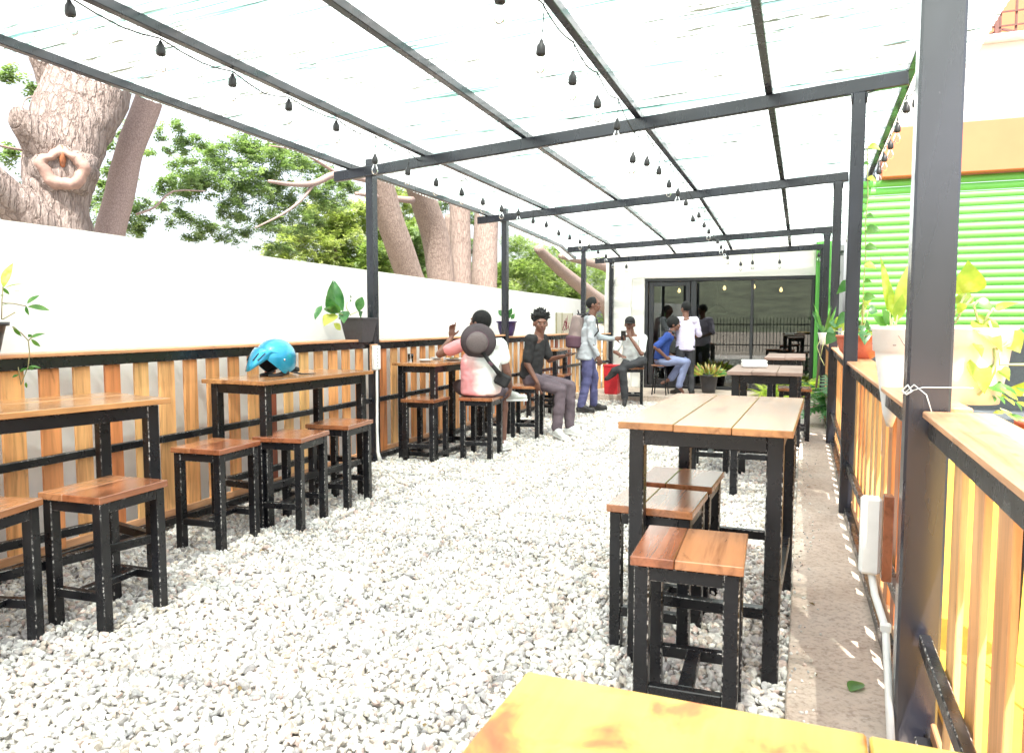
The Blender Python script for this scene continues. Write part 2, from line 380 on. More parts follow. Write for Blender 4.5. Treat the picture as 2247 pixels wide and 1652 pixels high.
def thing(name, label, cat, loc=(0, 0, 0), rz=0, group=None, ob=None):
    o = ob or bpy.data.objects.new(name, None)
    if not ob: C.objects.link(o); o.location = loc; o.rotation_euler = (0, 0, rz); o.empty_display_size = .1
    o['label'] = label; o['category'] = cat
    if group: o['group'] = group
    return o
def kind(o, k): o['kind'] = k; return o
def kids(o): return list(o.children)
def dup(root, loc, rz, label, group=None):
    def cp(o, par):
        c = o.copy(); C.objects.link(c)
        if par: c.parent = par
        for ch in kids(o): cp(ch, c)
        return c
    r = cp(root, None); r.location = loc; r.rotation_euler = (0, 0, rz); r['label'] = label
    if group: r['group'] = group
    return r
def npmesh(name, V, F, m, cols=None, smooth=False):
    """V (n,3), F (m,k) fixed k"""
    me = bpy.data.meshes.new(name); n, k = F.shape
    me.vertices.add(len(V)); me.vertices.foreach_set('co', np.ascontiguousarray(V, np.float32).ravel())
    me.loops.add(n * k); me.loops.foreach_set('vertex_index', np.ascontiguousarray(F, np.int32).ravel())
    me.polygons.add(n); me.polygons.foreach_set('loop_start', np.arange(n, dtype=np.int32) * k)
    me.polygons.foreach_set('loop_total', np.full(n, k, np.int32))
    me.polygons.foreach_set('use_smooth', np.full(n, smooth))
    if cols is not None:
        a = me.attributes.new('tint', 'FLOAT_COLOR', 'POINT')
        a.data.foreach_set('color', np.ascontiguousarray(np.c_[cols, np.ones(len(cols))], np.float32).ravel())
    me.update(calc_edges=True); me.validate(); me.materials.append(M[m]); return me

# tree and plant coordinates in metres
PLANT_A = [[-3.9,2.707,1.555,-3.9,2.763,1.683,0.049],[-3.9,2.72,1.556,-3.9,2.84,1.578,0.024],[-3.9,2.709,1.549,-3.9,2.741,1.514,0.018],[-3.9,2.691,1.509,-3.9,2.717,1.51,0.009],[-3.9,2.767,1.536,-3.9,2.808,1.536,0.005],[-3.9,2.835,1.473,-3.9,2.909,1.521,0.027],[-3.9,2.845,1.457,-3.9,2.971,1.438,0.037],[-3.9,2.827,1.456,-3.9,2.841,1.406,0.023],[-3.9,2.695,1.461,-3.9,2.766,1.472,0.009],[-3.9,2.753,1.346,-3.9,2.795,1.292,0.023],[-3.9,2.844,1.287,-3.9,2.932,1.313,0.026],[-3.9,2.85,1.277,-3.9,2.899,1.235,0.02],[-3.9,2.832,1.135,-3.9,2.9,1.121,0.016],[-3.9,2.779,1.107,-3.9,2.825,1.128,0.027],[-3.9,2.736,1.081,-3.9,2.771,1.094,0.016],[-3.9,2.807,1.048,-3.9,2.81,1.017,0.015],[-3.9,2.823,1.128,-3.9,2.86,1.116,0.02],[-3.9,2.834,1.304,-3.9,2.851,1.291,0.019]]
STEMS_A = [[[-3.9,2.693,1.385],[-3.9,2.7,1.483],[-3.9,2.708,1.555]],[[-3.9,2.698,1.385],[-3.9,2.725,1.399],[-3.9,2.767,1.422]],[[-3.9,2.749,1.346],[-3.9,2.796,1.312],[-3.9,2.832,1.271],[-3.9,2.836,1.209],[-3.9,2.825,1.135],[-3.9,2.779,1.037],[-3.9,2.769,1.132]],[[-3.9,2.702,1.47],[-3.9,2.762,1.468],[-3.9,2.827,1.456]],[[-3.9,2.832,1.271],[-3.9,2.854,1.291]]]
PLANT_B = [[-3.97,5.814,1.467,-3.97,5.666,1.727,0.088],[-3.97,5.822,1.467,-3.97,5.838,1.742,0.101],[-3.97,5.791,1.436,-3.97,5.604,1.584,0.092],[-3.97,5.559,1.511,-3.97,5.475,1.388,0.047],[-3.97,5.746,1.436,-3.97,5.54,1.341,0.092],[-3.97,5.775,1.432,-3.97,5.655,1.367,0.057],[-3.97,5.97,1.474,-3.97,5.834,1.362,0.076],[-3.97,6.152,1.599,-3.97,6.165,1.462,0.069],[-3.97,6.165,1.462,-3.97,6.23,1.389,0.065],[-3.97,6.126,1.567,-3.97,6.037,1.601,0.046],[-3.97,5.728,1.353,-3.97,5.794,1.292,0.044],[-3.97,5.791,1.441,-3.97,5.602,1.507,0.088]]
STEMS_B = [[[-3.97,5.929,1.424],[-3.97,5.814,1.454]],[[-3.97,6.032,1.425],[-3.97,5.962,1.496],[-3.97,5.98,1.55]],[[-3.97,6.033,1.434],[-3.97,6.148,1.462]]]
PLANT_C = [[0.513,3.0,1.472,0.506,3.0,1.58,0.109],[0.513,3.0,1.475,0.461,3.0,1.54,0.041],[0.536,3.0,1.464,0.465,3.0,1.438,0.052],[0.55,3.0,1.449,0.6,3.0,1.411,0.045],[0.599,3.0,1.422,0.657,3.0,1.44,0.03],[0.498,3.0,1.438,0.486,3.0,1.4,0.034],[0.552,3.0,1.385,0.624,3.0,1.278,0.097],[0.546,3.0,1.303,0.557,3.0,1.258,0.038],[0.558,3.0,1.25,0.582,3.0,1.13,0.102],[0.59,3.0,1.251,0.61,3.0,1.165,0.056],[0.603,3.0,1.161,0.656,3.0,1.129,0.056],[0.633,3.0,1.218,0.66,3.0,1.174,0.048],[0.651,3.0,1.334,0.694,3.0,1.268,0.078],[0.675,3.0,1.126,0.701,3.0,1.172,0.045],[0.552,3.0,1.385,0.601,3.0,1.378,0.034]]
STEMS_C = [[[0.468,3.0,1.37],[0.486,3.0,1.412],[0.513,3.0,1.472]],[[0.484,3.0,1.37],[0.505,3.0,1.419],[0.536,3.0,1.464]],[[0.553,3.0,1.378],[0.538,3.0,1.43],[0.55,3.0,1.449]],[[0.572,3.0,1.378],[0.587,3.0,1.408],[0.599,3.0,1.422]],[[0.585,3.0,1.378],[0.615,3.0,1.281],[0.639,3.0,1.296],[0.651,3.0,1.311]],[[0.601,3.0,1.289],[0.61,3.0,1.244],[0.594,3.0,1.161],[0.563,3.0,1.122]],[[0.621,3.0,1.27],[0.623,3.0,1.229],[0.696,3.0,1.231]]]
TR1 = [[-6.8,5.217,0.95,0.378],[-6.8,5.28,1.748,0.311],[-6.8,5.314,2.148,0.294],[-6.8,5.317,2.499,0.277],[-6.8,5.358,2.855,0.333],[-6.8,5.526,3.286,0.373],[-6.8,5.7,3.731,0.379],[-6.8,5.83,4.266,0.395],[-6.8,5.942,4.939,0.351]]
TR1_limb = [[-6.8,5.228,2.139,0.242],[-6.8,4.987,2.369,0.202],[-6.8,4.779,2.505,0.165],[-6.8,4.508,2.699,0.149]]
TR1_stub = [[-6.7,5.212,2.906,0.206],[-6.7,5.038,3.08,0.169],[-6.7,4.891,3.189,0.124],[-6.7,4.837,3.205,0.103]]
TR1_fork = [[-7.0,5.616,3.415,0.253],[-7.0,5.53,3.705,0.182],[-7.0,5.42,3.936,0.157],[-7.0,5.363,4.219,0.133]]
TR2 = [[-7.0,5.937,1.782,0.156],[-7.0,6.025,2.224,0.152],[-7.0,6.193,2.731,0.149],[-7.0,6.353,3.251,0.141],[-7.0,6.591,3.753,0.144],[-7.0,6.88,4.445,0.132],[-7.0,7.109,5.041,0.124]]
TRa = [[-7.5,14.134,1.409,0.298],[-7.5,13.562,2.237,0.277],[-7.5,12.895,3.167,0.265],[-7.5,12.46,3.92,0.248],[-7.5,11.94,5.005,0.222]]
TRb = [[-7.5,15.102,1.41,0.315],[-7.5,14.958,2.31,0.301],[-7.5,14.688,3.175,0.295],[-7.5,14.18,3.876,0.286],[-7.5,13.428,4.749,0.254],[-7.5,12.747,5.54,0.216]]
TRc = [[-7.5,15.934,1.412,0.244],[-7.5,15.996,2.469,0.244],[-7.5,15.962,3.721,0.242],[-7.5,15.862,5.556,0.229]]
TRc2 = [[-7.8,16.316,1.413,0.251],[-7.8,16.279,2.385,0.217],[-7.8,16.092,3.224,0.16],[-7.8,15.98,3.843,0.095]]
TRd = [[-7.5,17.323,1.414,0.353],[-7.5,17.359,2.548,0.33],[-7.5,17.482,3.685,0.307],[-7.5,17.728,5.97,0.286]]
TRe = [[-6.5,26.4,1.591,0.277],[-6.5,23.631,2.23,0.22],[-6.5,21.128,2.676,0.179],[-6.5,19.45,3.012,0.148],[-6.5,18.519,3.235,0.106]]
TRe2 = [[-7.0,33.427,2.958,0.264],[-7.0,28.361,3.343,0.192],[-7.0,25.125,3.371,0.14],[-7.0,22.037,3.329,0.083]]
BR1 = [[-7.5,13.055,4.062,0.062],[-7.5,11.911,3.911,0.049],[-7.5,11.056,3.864,0.062],[-7.5,10.408,3.603,0.052],[-7.5,9.821,3.484,0.035],[-7.5,9.286,3.443,0.024]]
BR2 = [[-7.5,10.408,3.603,0.033],[-7.5,10.041,3.272,0.025],[-7.5,9.585,3.0,0.017],[-7.5,8.96,2.722,0.01]]
BR3 = [[-7.5,13.689,3.805,0.074],[-7.5,12.703,3.704,0.061],[-7.5,12.213,3.672,0.051],[-7.5,11.607,3.62,0.032]]
BR4 = [[-7.6,11.203,3.897,0.031],[-7.6,10.559,4.018,0.022],[-7.6,10.085,4.068,0.014],[-7.6,9.429,4.0,0.01]]
BR5 = [[-7.2,6.596,2.597,0.016],[-7.2,6.862,2.712,0.013],[-7.2,7.147,2.942,0.011],[-7.2,7.673,3.024,0.009]]
BR6 = [[-6.9,5.227,2.968,0.018],[-6.9,5.045,2.973,0.013],[-6.9,4.83,2.97,0.012],[-6.9,4.669,3.015,0.01]]
BR7 = [[-7.0,5.085,3.222,0.011],[-7.0,5.129,3.381,0.007],[-7.0,5.189,3.503,0.007],[-7.0,5.427,3.597,0.004]]
CLUMPS = [[-7.6,5.472,3.822,0.148,0.6,0],[-7.6,5.638,3.778,0.142,0.6,0],[-7.6,5.406,3.915,0.115,0.6,0],[-7.6,5.388,3.1,0.12,0.6,0],[-7.6,5.505,3.055,0.141,0.6,0],[-7.6,5.644,2.895,0.105,0.6,0],[-7.6,5.71,3.729,0.072,0.6,0],[-8.2,7.291,3.768,0.139,0.7,0],[-8.2,7.164,3.514,0.149,0.7,0],[-8.2,7.188,3.293,0.196,0.7,0],[-8.2,7.492,3.9,0.094,0.7,0],[-8.2,8.221,4.103,0.164,0.7,0],[-8.2,8.337,3.943,0.191,0.7,0],[-8.2,8.205,3.729,0.139,0.7,0],[-8.2,8.408,3.644,0.154,0.7,0],[-8.2,7.934,3.854,0.123,0.7,0],[-8.2,7.085,3.943,0.102,0.7,0],[-8.2,8.679,3.955,0.158,0.7,0],[-8.2,7.77,3.579,0.109,0.7,0],[-8.5,7.259,2.923,0.235,0.9,0],[-8.5,7.421,2.711,0.287,0.9,0],[-8.5,7.796,3.001,0.223,0.9,0],[-8.5,7.779,2.633,0.223,0.9,0],[-8.5,7.202,3.145,0.152,0.9,0],[-8.5,7.102,2.441,0.174,0.9,0],[-8.5,7.94,2.837,0.163,0.9,0],[-8.5,8.144,3.021,0.153,0.9,0],[-8.6,8.543,3.377,0.291,0.9,0],[-8.6,8.993,3.654,0.301,0.9,0],[-8.6,9.377,3.898,0.31,0.9,0],[-8.6,9.886,4.071,0.352,0.9,0],[-8.6,10.322,4.197,0.333,0.9,0],[-8.6,10.907,4.317,0.268,0.9,0],[-8.6,8.885,3.233,0.3,0.9,0],[-8.6,9.362,3.514,0.353,0.9,0],[-8.6,9.978,3.727,0.407,0.9,0],[-8.6,10.656,3.961,0.389,0.9,0],[-8.6,11.274,4.154,0.357,0.9,0],[-8.6,11.943,4.198,0.339,0.9,0],[-8.6,12.672,4.07,0.303,0.9,0],[-8.6,10.294,3.446,0.38,0.9,0],[-8.6,11.005,3.633,0.399,0.9,0],[-8.6,11.788,3.673,0.387,0.9,0],[-8.6,8.693,2.873,0.242,0.9,0],[-8.6,9.142,2.791,0.251,0.9,0],[-8.6,9.628,2.739,0.217,0.9,0],[-8.6,8.86,2.625,0.164,0.9,0],[-8.6,9.746,3.148,0.292,0.9,0],[-8.6,10.277,2.995,0.334,0.9,0],[-8.6,10.988,3.158,0.4,0.9,0],[-8.6,11.771,3.172,0.371,0.9,0],[-8.6,12.506,3.608,0.353,0.9,0],[-8.6,10.727,2.659,0.268,0.9,0],[-8.6,12.985,4.033,0.272,0.9,0],[-10.5,13.704,2.997,0.438,1.0,1],[-10.5,14.699,3.088,0.525,1.0,1],[-10.5,15.816,3.299,0.556,1.0,1],[-10.5,14.683,2.565,0.421,1.0,1],[-10.5,15.793,2.525,0.446,1.0,1],[-10.5,13.382,2.58,0.294,1.0,1],[-10.5,14.034,3.328,0.405,1.0,1],[-10.5,17.754,3.365,0.562,1.0,1],[-10.5,18.224,2.789,0.5,1.0,1],[-10.5,15.446,3.802,0.436,1.0,1],[-10.5,16.235,4.012,0.453,1.0,1],[-10.5,17.546,4.42,0.482,1.0,1],[-10.5,14.004,2.422,0.243,1.0,1],[-10.5,18.268,4.766,0.448,1.0,1],[-10.5,14.722,3.816,0.419,1.0,1],[-10.5,17.078,3.771,0.52,1.0,1],[-10.5,19.021,4.246,0.464,1.0,1],[-10.5,13.09,2.751,0.288,1.0,1],[-10.5,12.509,2.336,0.223,1.0,1],[-10.5,18.488,3.432,0.555,1.0,1],[-10.5,15.03,2.268,0.322,1.0,1],[-10.5,17.042,2.361,0.403,1.0,1],[-9.0,17.249,3.725,0.417,1.2,0],[-9.0,17.748,3.076,0.428,1.2,0],[-9.0,18.169,4.544,0.362,1.2,0],[-9.0,18.416,2.642,0.369,1.2,0],[-9.0,19.92,4.285,0.34,1.2,0],[-9.0,19.913,3.508,0.34,1.2,0],[-9.0,19.905,2.728,0.341,1.2,0],[-9.0,16.409,3.41,0.4,1.2,0],[-9.0,16.984,2.674,0.344,1.2,0],[-8.5,22.075,3.827,0.482,1.3,2],[-8.5,23.32,3.505,0.656,1.3,2],[-8.5,25.187,3.179,0.703,1.3,2],[-8.5,22.076,2.983,0.569,1.3,2],[-8.5,23.768,2.638,0.608,1.3,2],[-8.5,26.759,3.779,0.74,1.3,2],[-8.5,27.931,2.831,0.771,1.3,2],[-8.5,30.521,3.328,0.834,1.3,2],[-8.5,32.807,2.453,0.812,1.3,2],[-8.5,31.217,4.135,0.773,1.3,2],[-8.5,33.598,3.3,0.621,1.3,2],[-8.5,21.307,2.249,0.415,1.3,2],[-8.5,26.232,2.422,0.564,1.3,2],[-8.5,35.334,3.82,0.65,1.3,2],[-8.5,22.48,2.146,0.348,1.3,2],[-8.5,34.532,1.444,0.554,1.3,2]]

# ------------------------------------------------------------------ ground, path, slab
def sheet(name, x0, x1, y0, y1, z, m, t=.0):
    b = MB()
    if t: b.box(((x0 + x1) / 2, (y0 + y1) / 2, z - t / 2), (x1 - x0, y1 - y0, t), .004)
    else: b.add([(x0, y0, z), (x1, y0, z), (x1, y1, z), (x0, y1, z)], [(0, 1, 2, 3)])
    return kind(b.build(name, m), 'structure')
sheet('ground', -300, 300, -300, 300, -.09, 'earth')
sheet('gravel_bed', -4.2, .1, -3, 12.7, -.03, 'bed')
b = MB()                                                                 # path with a slightly broken left edge
ys = np.arange(-3, 12.8, .12); L = []
for i, y in enumerate(ys): L.append(-.03 + .006 * noise.noise(Vector((0, y * 3, 0))) + (.004 * y if y > 9 else 0))
vs = []
for i, y in enumerate(ys): vs += [(L[i], y, -.05), (L[i], y, .008), (L[i] + .006, y, .014), (.36, y, .014 + .003 * noise.noise(Vector((9, y, 0))))]
fs = []
for i in range(len(ys) - 1):
    for k in range(3): a = i * 4 + k; fs.append((a, a + 4, a + 5, a + 1))
kind(b.add(vs, fs).build('path', 'concrete'), 'structure')
sheet('slab', -4.2, .8, 12.7, 14.3, .1, 'concrete', .16)
sheet('added_yellow_strip', .5, 1.7, -3, 8.6, -.02, 'strip_yellow', .06)  # added ground strip so the right fence gaps show bright sunlit yellow
sheet('road', 1.75, 9, -20, 8.6, -.05, 'road')

# ------------------------------------------------------------------ gravel: one pile of loose stones
def ico(sub):
    import bmesh
    bm = bmesh.new(); bmesh.ops.create_icosphere(bm, subdivisions=sub, radius=1)
    V = np.array([v.co[:] for v in bm.verts]); F = np.array([[v.index for v in f.verts] for f in bm.faces]); bm.free(); return V, F
def stones(P, size, sub, nvar=24):
    V0, F0 = ico(sub); k = len(V0); n = len(P)
    var = []
    for i in range(nvar):
        v = V0.copy()
        for _ in range(5):                                               # chip flat facets off a ball
            d = rng.normal(size=3); d /= np.linalg.norm(d); c = rng.uniform(.45, .8)
            t = v @ d; over = t > c; v[over] -= np.outer(t[over] - c, d)
        v *= 1 + rng.normal(0, .05, (k, 1)); v *= np.array([1, rng.uniform(.65, .95), rng.uniform(.45, .75)]); var.append(v)
    var = np.array(var); idx = rng.integers(0, nvar, n)
    q = rng.normal(size=(n, 4)); q[:, 1:3] *= .45; q /= np.linalg.norm(q, axis=1)[:, None]
    w_, x, y, z = q.T
    Rm = np.stack([1 - 2 * (y * y + z * z), 2 * (x * y - z * w_), 2 * (x * z + y * w_), 2 * (x * y + z * w_), 1 - 2 * (x * x + z * z), 2 * (y * z - x * w_),
                   2 * (x * z - y * w_), 2 * (y * z + x * w_), 1 - 2 * (x * x + y * y)], 1).reshape(n, 3, 3)
    V = np.einsum('nij,nkj->nki', Rm, var[idx]) * size[:, None, None] + P[:, None, :]
    F = (F0[None] + (np.arange(n) * k)[:, None, None]).reshape(-1, 3)
    pal = np.array([[.58, .56, .54], [.68, .66, .63], [.48, .46, .45], [.62, .56, .49], [.62, .49, .44], [.40, .38, .38], [.74, .72, .68], [.55, .49, .42]])
    col = pal[rng.choice(8, n, p=[.2, .2, .13, .12, .08, .07, .13, .07])] * rng.uniform(.85, 1.12, (n, 1))
    return V.reshape(-1, 3), F, np.repeat(col, k, 0)
def grid(x0, x1, y0, y1, sp):
    xs = np.arange(x0, x1, sp); yy = np.arange(y0, y1, sp); X, Y = np.meshgrid(xs, yy); X = X.ravel(); Y = Y.ravel()
    return X + rng.uniform(-.5, .5, len(X)) * sp, Y + rng.uniform(-.5, .5, len(Y)) * sp
Vs = []; Fs = []; Cs = []; off = 0
for (y0, y1, sp, sub, s0) in ((1.0, 3.4, .0235, 2, .0175), (3.4, 7.0, .0245, 1, .0185), (7.0, 12.75, .031, 1, .0225)):
    X, Y = grid(-4.25, -.035, y0, y1, sp)
    keep = np.ones(len(X), bool)
    if sub == 2: keep = X * .932 + Y * .363 < 9                          # all
    # leave out what lies outside the view on the left, near the camera
    ang = (X * .932 + Y * .363) / np.maximum(-X * .363 + Y * .932, .05)
    keep &= ang > -.82
    X, Y = X[keep], Y[keep]; n = len(X)
    Z = -.012 + rng.uniform(-.007, .006, n) + .008 * np.sin(X * 3.1 + Y) * np.sin(Y * 2.3)
    V, F, Co = stones(np.c_[X, Y, Z], s0 * rng.lognormal(0, .30, n), sub)
    Vs.append(V); Fs.append(F + off); Cs.append(Co); off += len(V)
X = rng.normal(.0, .05, 500) + .0; Y = rng.uniform(1.8, 12, 500); kk = X > -.02  # strays kicked onto the path
V, F, Co = stones(np.c_[X[kk], Y[kk], np.full(kk.sum(), .019)], .008 * rng.lognormal(0, .3, kk.sum()), 1); Vs.append(V); Fs.append(F + off); Cs.append(Co)
print('gravel tris', sum(len(f) for f in Fs))
kind(link('gravel', npmesh('gravel', np.vstack(Vs), np.vstack(Fs), 'stone', np.vstack(Cs)), None), 'stuff')

b = MB()                                                                 # dry leaves blown over the gravel
for _ in range(150):
    x = -4.1 + 4.3 * random.random() ** 1.0; y = 1.3 + 10 * random.random() ** 1.5; a = random.uniform(0, 2 * PI); L_ = random.uniform(.012, .035); z = .012 + (.006 if x > -.03 else .004)
    d = Vector((math.cos(a), math.sin(a), random.uniform(-.2, .3))); n_ = Vector((-d.y, d.x, random.uniform(-.3, .3))) * .28; p = Vector((min(x, .2), y, z + .004))
    b.add([p, p + d * L_ * .5 + n_ * L_ + Vector((0, 0, .004)), p + d * L_, p + d * L_ * .5 - n_ * L_ + Vector((0, 0, .003))], [(0, 1, 2, 3)])
M['litter'] = flat('dry_leaf', (.24, .16, .06), .8, var=.5, bs=3)
kind(b.build('leaf_litter', 'litter'), 'stuff')

# ------------------------------------------------------------------ boundary wall behind the fence
b = MB()
def wtop(y): return 1.945 - .0125 * (y - 3)
ys = list(np.arange(-3, 15.01, .5)); vs = []; 
for y in ys:
    t = wtop(y) + .01 * noise.noise(Vector((y, 3, 0))); vs += [(-4.24, y, -.1), (-4.24, y, t), (-4.42, y, t), (-4.42, y, -.1)]
fs = []
for i in range(len(ys) - 1):
    for k in range(4): a = i * 4 + k; c_ = i * 4 + (k + 1) % 4; fs.append((a, c_, c_ + 4, a + 4))
fs += [(0, 3, 2, 1), tuple(len(vs) - 4 + k for k in range(4))]
wl = b.add(vs, fs).build('boundary_wall', 'white_wall'); thing(None, 'long white rendered boundary wall behind the orange slat fence', 'wall', ob=wl)

# ------------------------------------------------------------------ fences of upright slats
SLAT = {}
def slat_mesh(h, wd, t=.018):
    k = (round(h, 2), round(wd, 3))
    if k not in SLAT: SLAT[k] = MB().box((0, 0, 0), (t, wd, h), .003).mesh('slat'); SLAT[k].materials.append(M['slat'])
    return SLAT[k]
LPOST = [(-3.93, 2.15), (-3.93, 6.36), (-3.90, 9.75), (-3.74, 13.15), (-3.47, 14.14)]   # posts left
RPOST = [(.365, 2.70), (.30, 5.80), (.29, 9.05), (.27, 12.55), (.25, 14.08)]
def fence(a, b_, xo, label, zc, inner, cat='fence', pitch=.211, wd=.12, y0=None, rails=(.60,), outer=False):
    """a, b_: ends (x, y); inner=+1: yard side is +x"""
    A = Vector((a[0], a[1], 0)); B = Vector((b_[0], b_[1], 0)); d = (B - A); Ln = d.length; ang = math.atan2(d.y, d.x) - PI / 2
    root = thing('slat_fence', label, cat, tuple(A), ang)
    s = inner
    def bx(nm, m, x, z, wx, wz, ch=.004): return MB().box((x, Ln / 2, z), (wx, Ln, wz), ch).build(nm, m, root)
    capw = .19
    bx('cap_board', 'cap', -s * (capw / 2 - .05), zc - .011, capw, .022)
    bx('top_rail', 'black', s * .012, zc - .055, .04, .066)
    for r in rails: bx('middle_rail', 'black', s * .018, r, .034, .048)
    bx('bottom_rail', 'black', s * .012, .035, .05, .05)
    bx('skirting', 'cap', -s * .016, .085, .016, .05)
    n = int(Ln / pitch)
    for i in range(n):
        y = pitch * (i + .5) + (Ln - n * pitch) / 2
        wv = wd * random.uniform(.9, 1.08); h = zc - .10 - .055
        o = link('slat', slat_mesh(h, round(wv / .01) * .01), None, root, (-s * .018 + random.uniform(-.002, .002), y + random.uniform(-.008, .008), .065 + h / 2))
        o.rotation_euler = (random.uniform(-.004, .004), 0, 0)
    return root
fence((-3.95, .3), (-3.95, 6.30), 0, 'orange slat fence nearest the camera on the left, below the blue helmet', 1.20, 1)
fence((-3.95, 6.44), (-3.92, 9.69), 0, 'orange slat fence behind the man in the pink shirt', 1.185, 1)
fence((-3.91, 9.83), (-3.76, 13.08), 0, 'orange slat fence behind the man with the backpack', 1.155, 1)
fence((-3.73, 13.22), (-3.50, 14.08), 0, 'short orange slat fence at the building corner, left of the glass door', 1.14, 1)
fence((.395, .0), (.395, 2.62), 0, 'slat fence panel nearest the camera on the right, with a wide sunlit cap board', 1.10, -1, pitch=.262, wd=.128, rails=(.37,))
fence((.375, 2.80), (.325, 5.74), 0, 'slat fence panel on the right below the tall white cone planter', 1.095, -1, pitch=.262, wd=.128, rails=(.35,))
fence((.335, 5.87), (.32, 9.0), 0, 'slat fence panel on the right carrying the terracotta bowl', 1.085, -1, pitch=.262, wd=.128, rails=(.35,))
fence((.31, 9.12), (.285, 12.48), 0, 'far slat fence panel on the right beside the leaning plank', 1.08, -1, pitch=.262, wd=.128, rails=(.35,))

# ------------------------------------------------------------------ pergola: posts, beams, purlins, sheets = one structure that stands together
perg = thing('pergola', 'black steel pergola with translucent corrugated roof over the gravel yard', 'pergola')
BE = [((-3.93, 2.15, 2.86), (.365, 2.70, 3.05)), ((-3.93, 6.32, 2.80), (.30, 5.80, 2.98)), ((-3.90, 9.70, 2.785), (.29, 9.05, 2.93)), ((-3.74, 13.10, 2.655), (.27, 12.55, 2.755)), ((-3.47, 14.05, 2.515), (.25, 14.05, 2.635))]
for i, ((lx, ly, lz), (rx, ry, rz_)) in enumerate(BE):
    A = Vector((lx, ly, lz)); B = Vector((rx, ry, rz_)); d = (B - A).normalized()
    MB().beam(A - d * (.42 if i < 3 else .3), B + d * (.30 if i < 2 else .1), .05, .098, .006).build('beam', 'steel', perg)
    zl = lz + (.13 if i in (1, 2) else .0)
    pl = LPOST[i]; MB().box((pl[0], pl[1], zl / 2), (.075, .10, zl), .006).build('post', 'steel', perg)
    MB().box((pl[0], pl[1], .022), (.16, .16, .01), .002).build('base_plate', 'steel', perg)
    pr_ = RPOST[i]; wdt = .125 if i == 0 else .088
    MB().box((pr_[0], pr_[1] + .0, (rz_ - .05) / 2), (wdt, .10, rz_ - .05), .008).build('post', 'gloss' if i == 0 else 'steel', perg)
    wb = MB()                                                            # weld beads at the post head
    for sx in (-1, 1):
        wb.tube([(pr_[0] + sx * (wdt / 2), pr_[1] - .052, rz_ - .13), (pr_[0] + sx * (wdt / 2 + .004), pr_[1] - .05, rz_ - .06), (pr_[0] + sx * (wdt / 2 + .05), ry - .03, rz_ - .054 + sx * .004)], [.005, .009, .004], 6)
    wb.build('weld_bead', 'steel', perg)
def zbeam(i, x):
    (lx, ly, lz), (rx, ry, rz_) = BE[i]; t = (x - lx) / (rx - lx); return ly + (ry - ly) * t, lz + (rz_ - lz) * t
PX = [-4.17, -3.30, -2.27, -1.27, -.29, .62]
def purl(k, y=None):
    x = PX[k]; pts = []
    for i in range(5): yy, z = zbeam(i, x); pts.append((yy, z + .05 + .03))
    return x, pts
def zroof(x, y):
    P_ = [zbeam(i, x) for i in range(5)]
    if y <= P_[0][0]: a, b2 = P_[0], P_[1]
    else:
        for i in range(4):
            a, b2 = P_[i], P_[i + 1]
            if y <= b2[0]: break
    t = (y - a[0]) / (b2[0] - a[0]); return a[1] + (b2[1] - a[1]) * t
Y0R = -1.6  # roof carried on behind the camera, added to keep foreground sun even
for xe, x_, z_ in ((-4.35, -3.93, 2.88), (.9, .365, 3.07)): MB().box((x_, -1.3, z_ / 2 - .03), (.09, .10, z_ - .06), .006).build('post', 'steel', perg)  # unseen posts and beam added under that rear stretch
MB().beam((-4.3, -1.3, 2.90), (.9, -1.3, 3.13), .05, .098, .006).build('beam', 'steel', perg)
for k in range(6):
    x = PX[k]; ysb = [Y0R] + [zbeam(i, x)[0] for i in range(5)]
    m_ = MB(); zz = [zroof(x, y) + .078 for y in ysb]
    for i in range(len(ysb) - 1): m_.beam((x, ysb[i] - .0, zz[i]), (x, ysb[i + 1], zz[i + 1]), .052 if k else .05, .055, .004)
    m_.build('purlin', 'steel', perg)
sy = 0; y = Y0R - .05
while y < 14.05:                                                         # corrugated sheets: ribs run across the yard
    y1 = min(y + .98, 14.2); b = MB(); nx = 12; ny = 28 if y < 8 else 20
    vs = []; fs = []
    for j in range(ny + 1):
        yy = y + (y1 + .05 - y) * j / ny
        for i in range(nx + 1):
            x = -4.36 + ((1.0 if y < 5.2 else .69) + 4.36) * i / nx  # wider eave on the near sheets added to keep sun off the path
            vs.append((x, yy, zroof(x, yy) + .117 + .009 * math.sin(2 * PI * (yy - y) / .076) + .006 * (sy % 2)))
    for j in range(ny):
        for i in range(nx): a = j * (nx + 1) + i; fs.append((a, a + 1, a + nx + 2, a + nx + 1))
    o = b.add(vs, fs, True).build('roof_sheet', 'roof', perg); sy += 1; y += .95

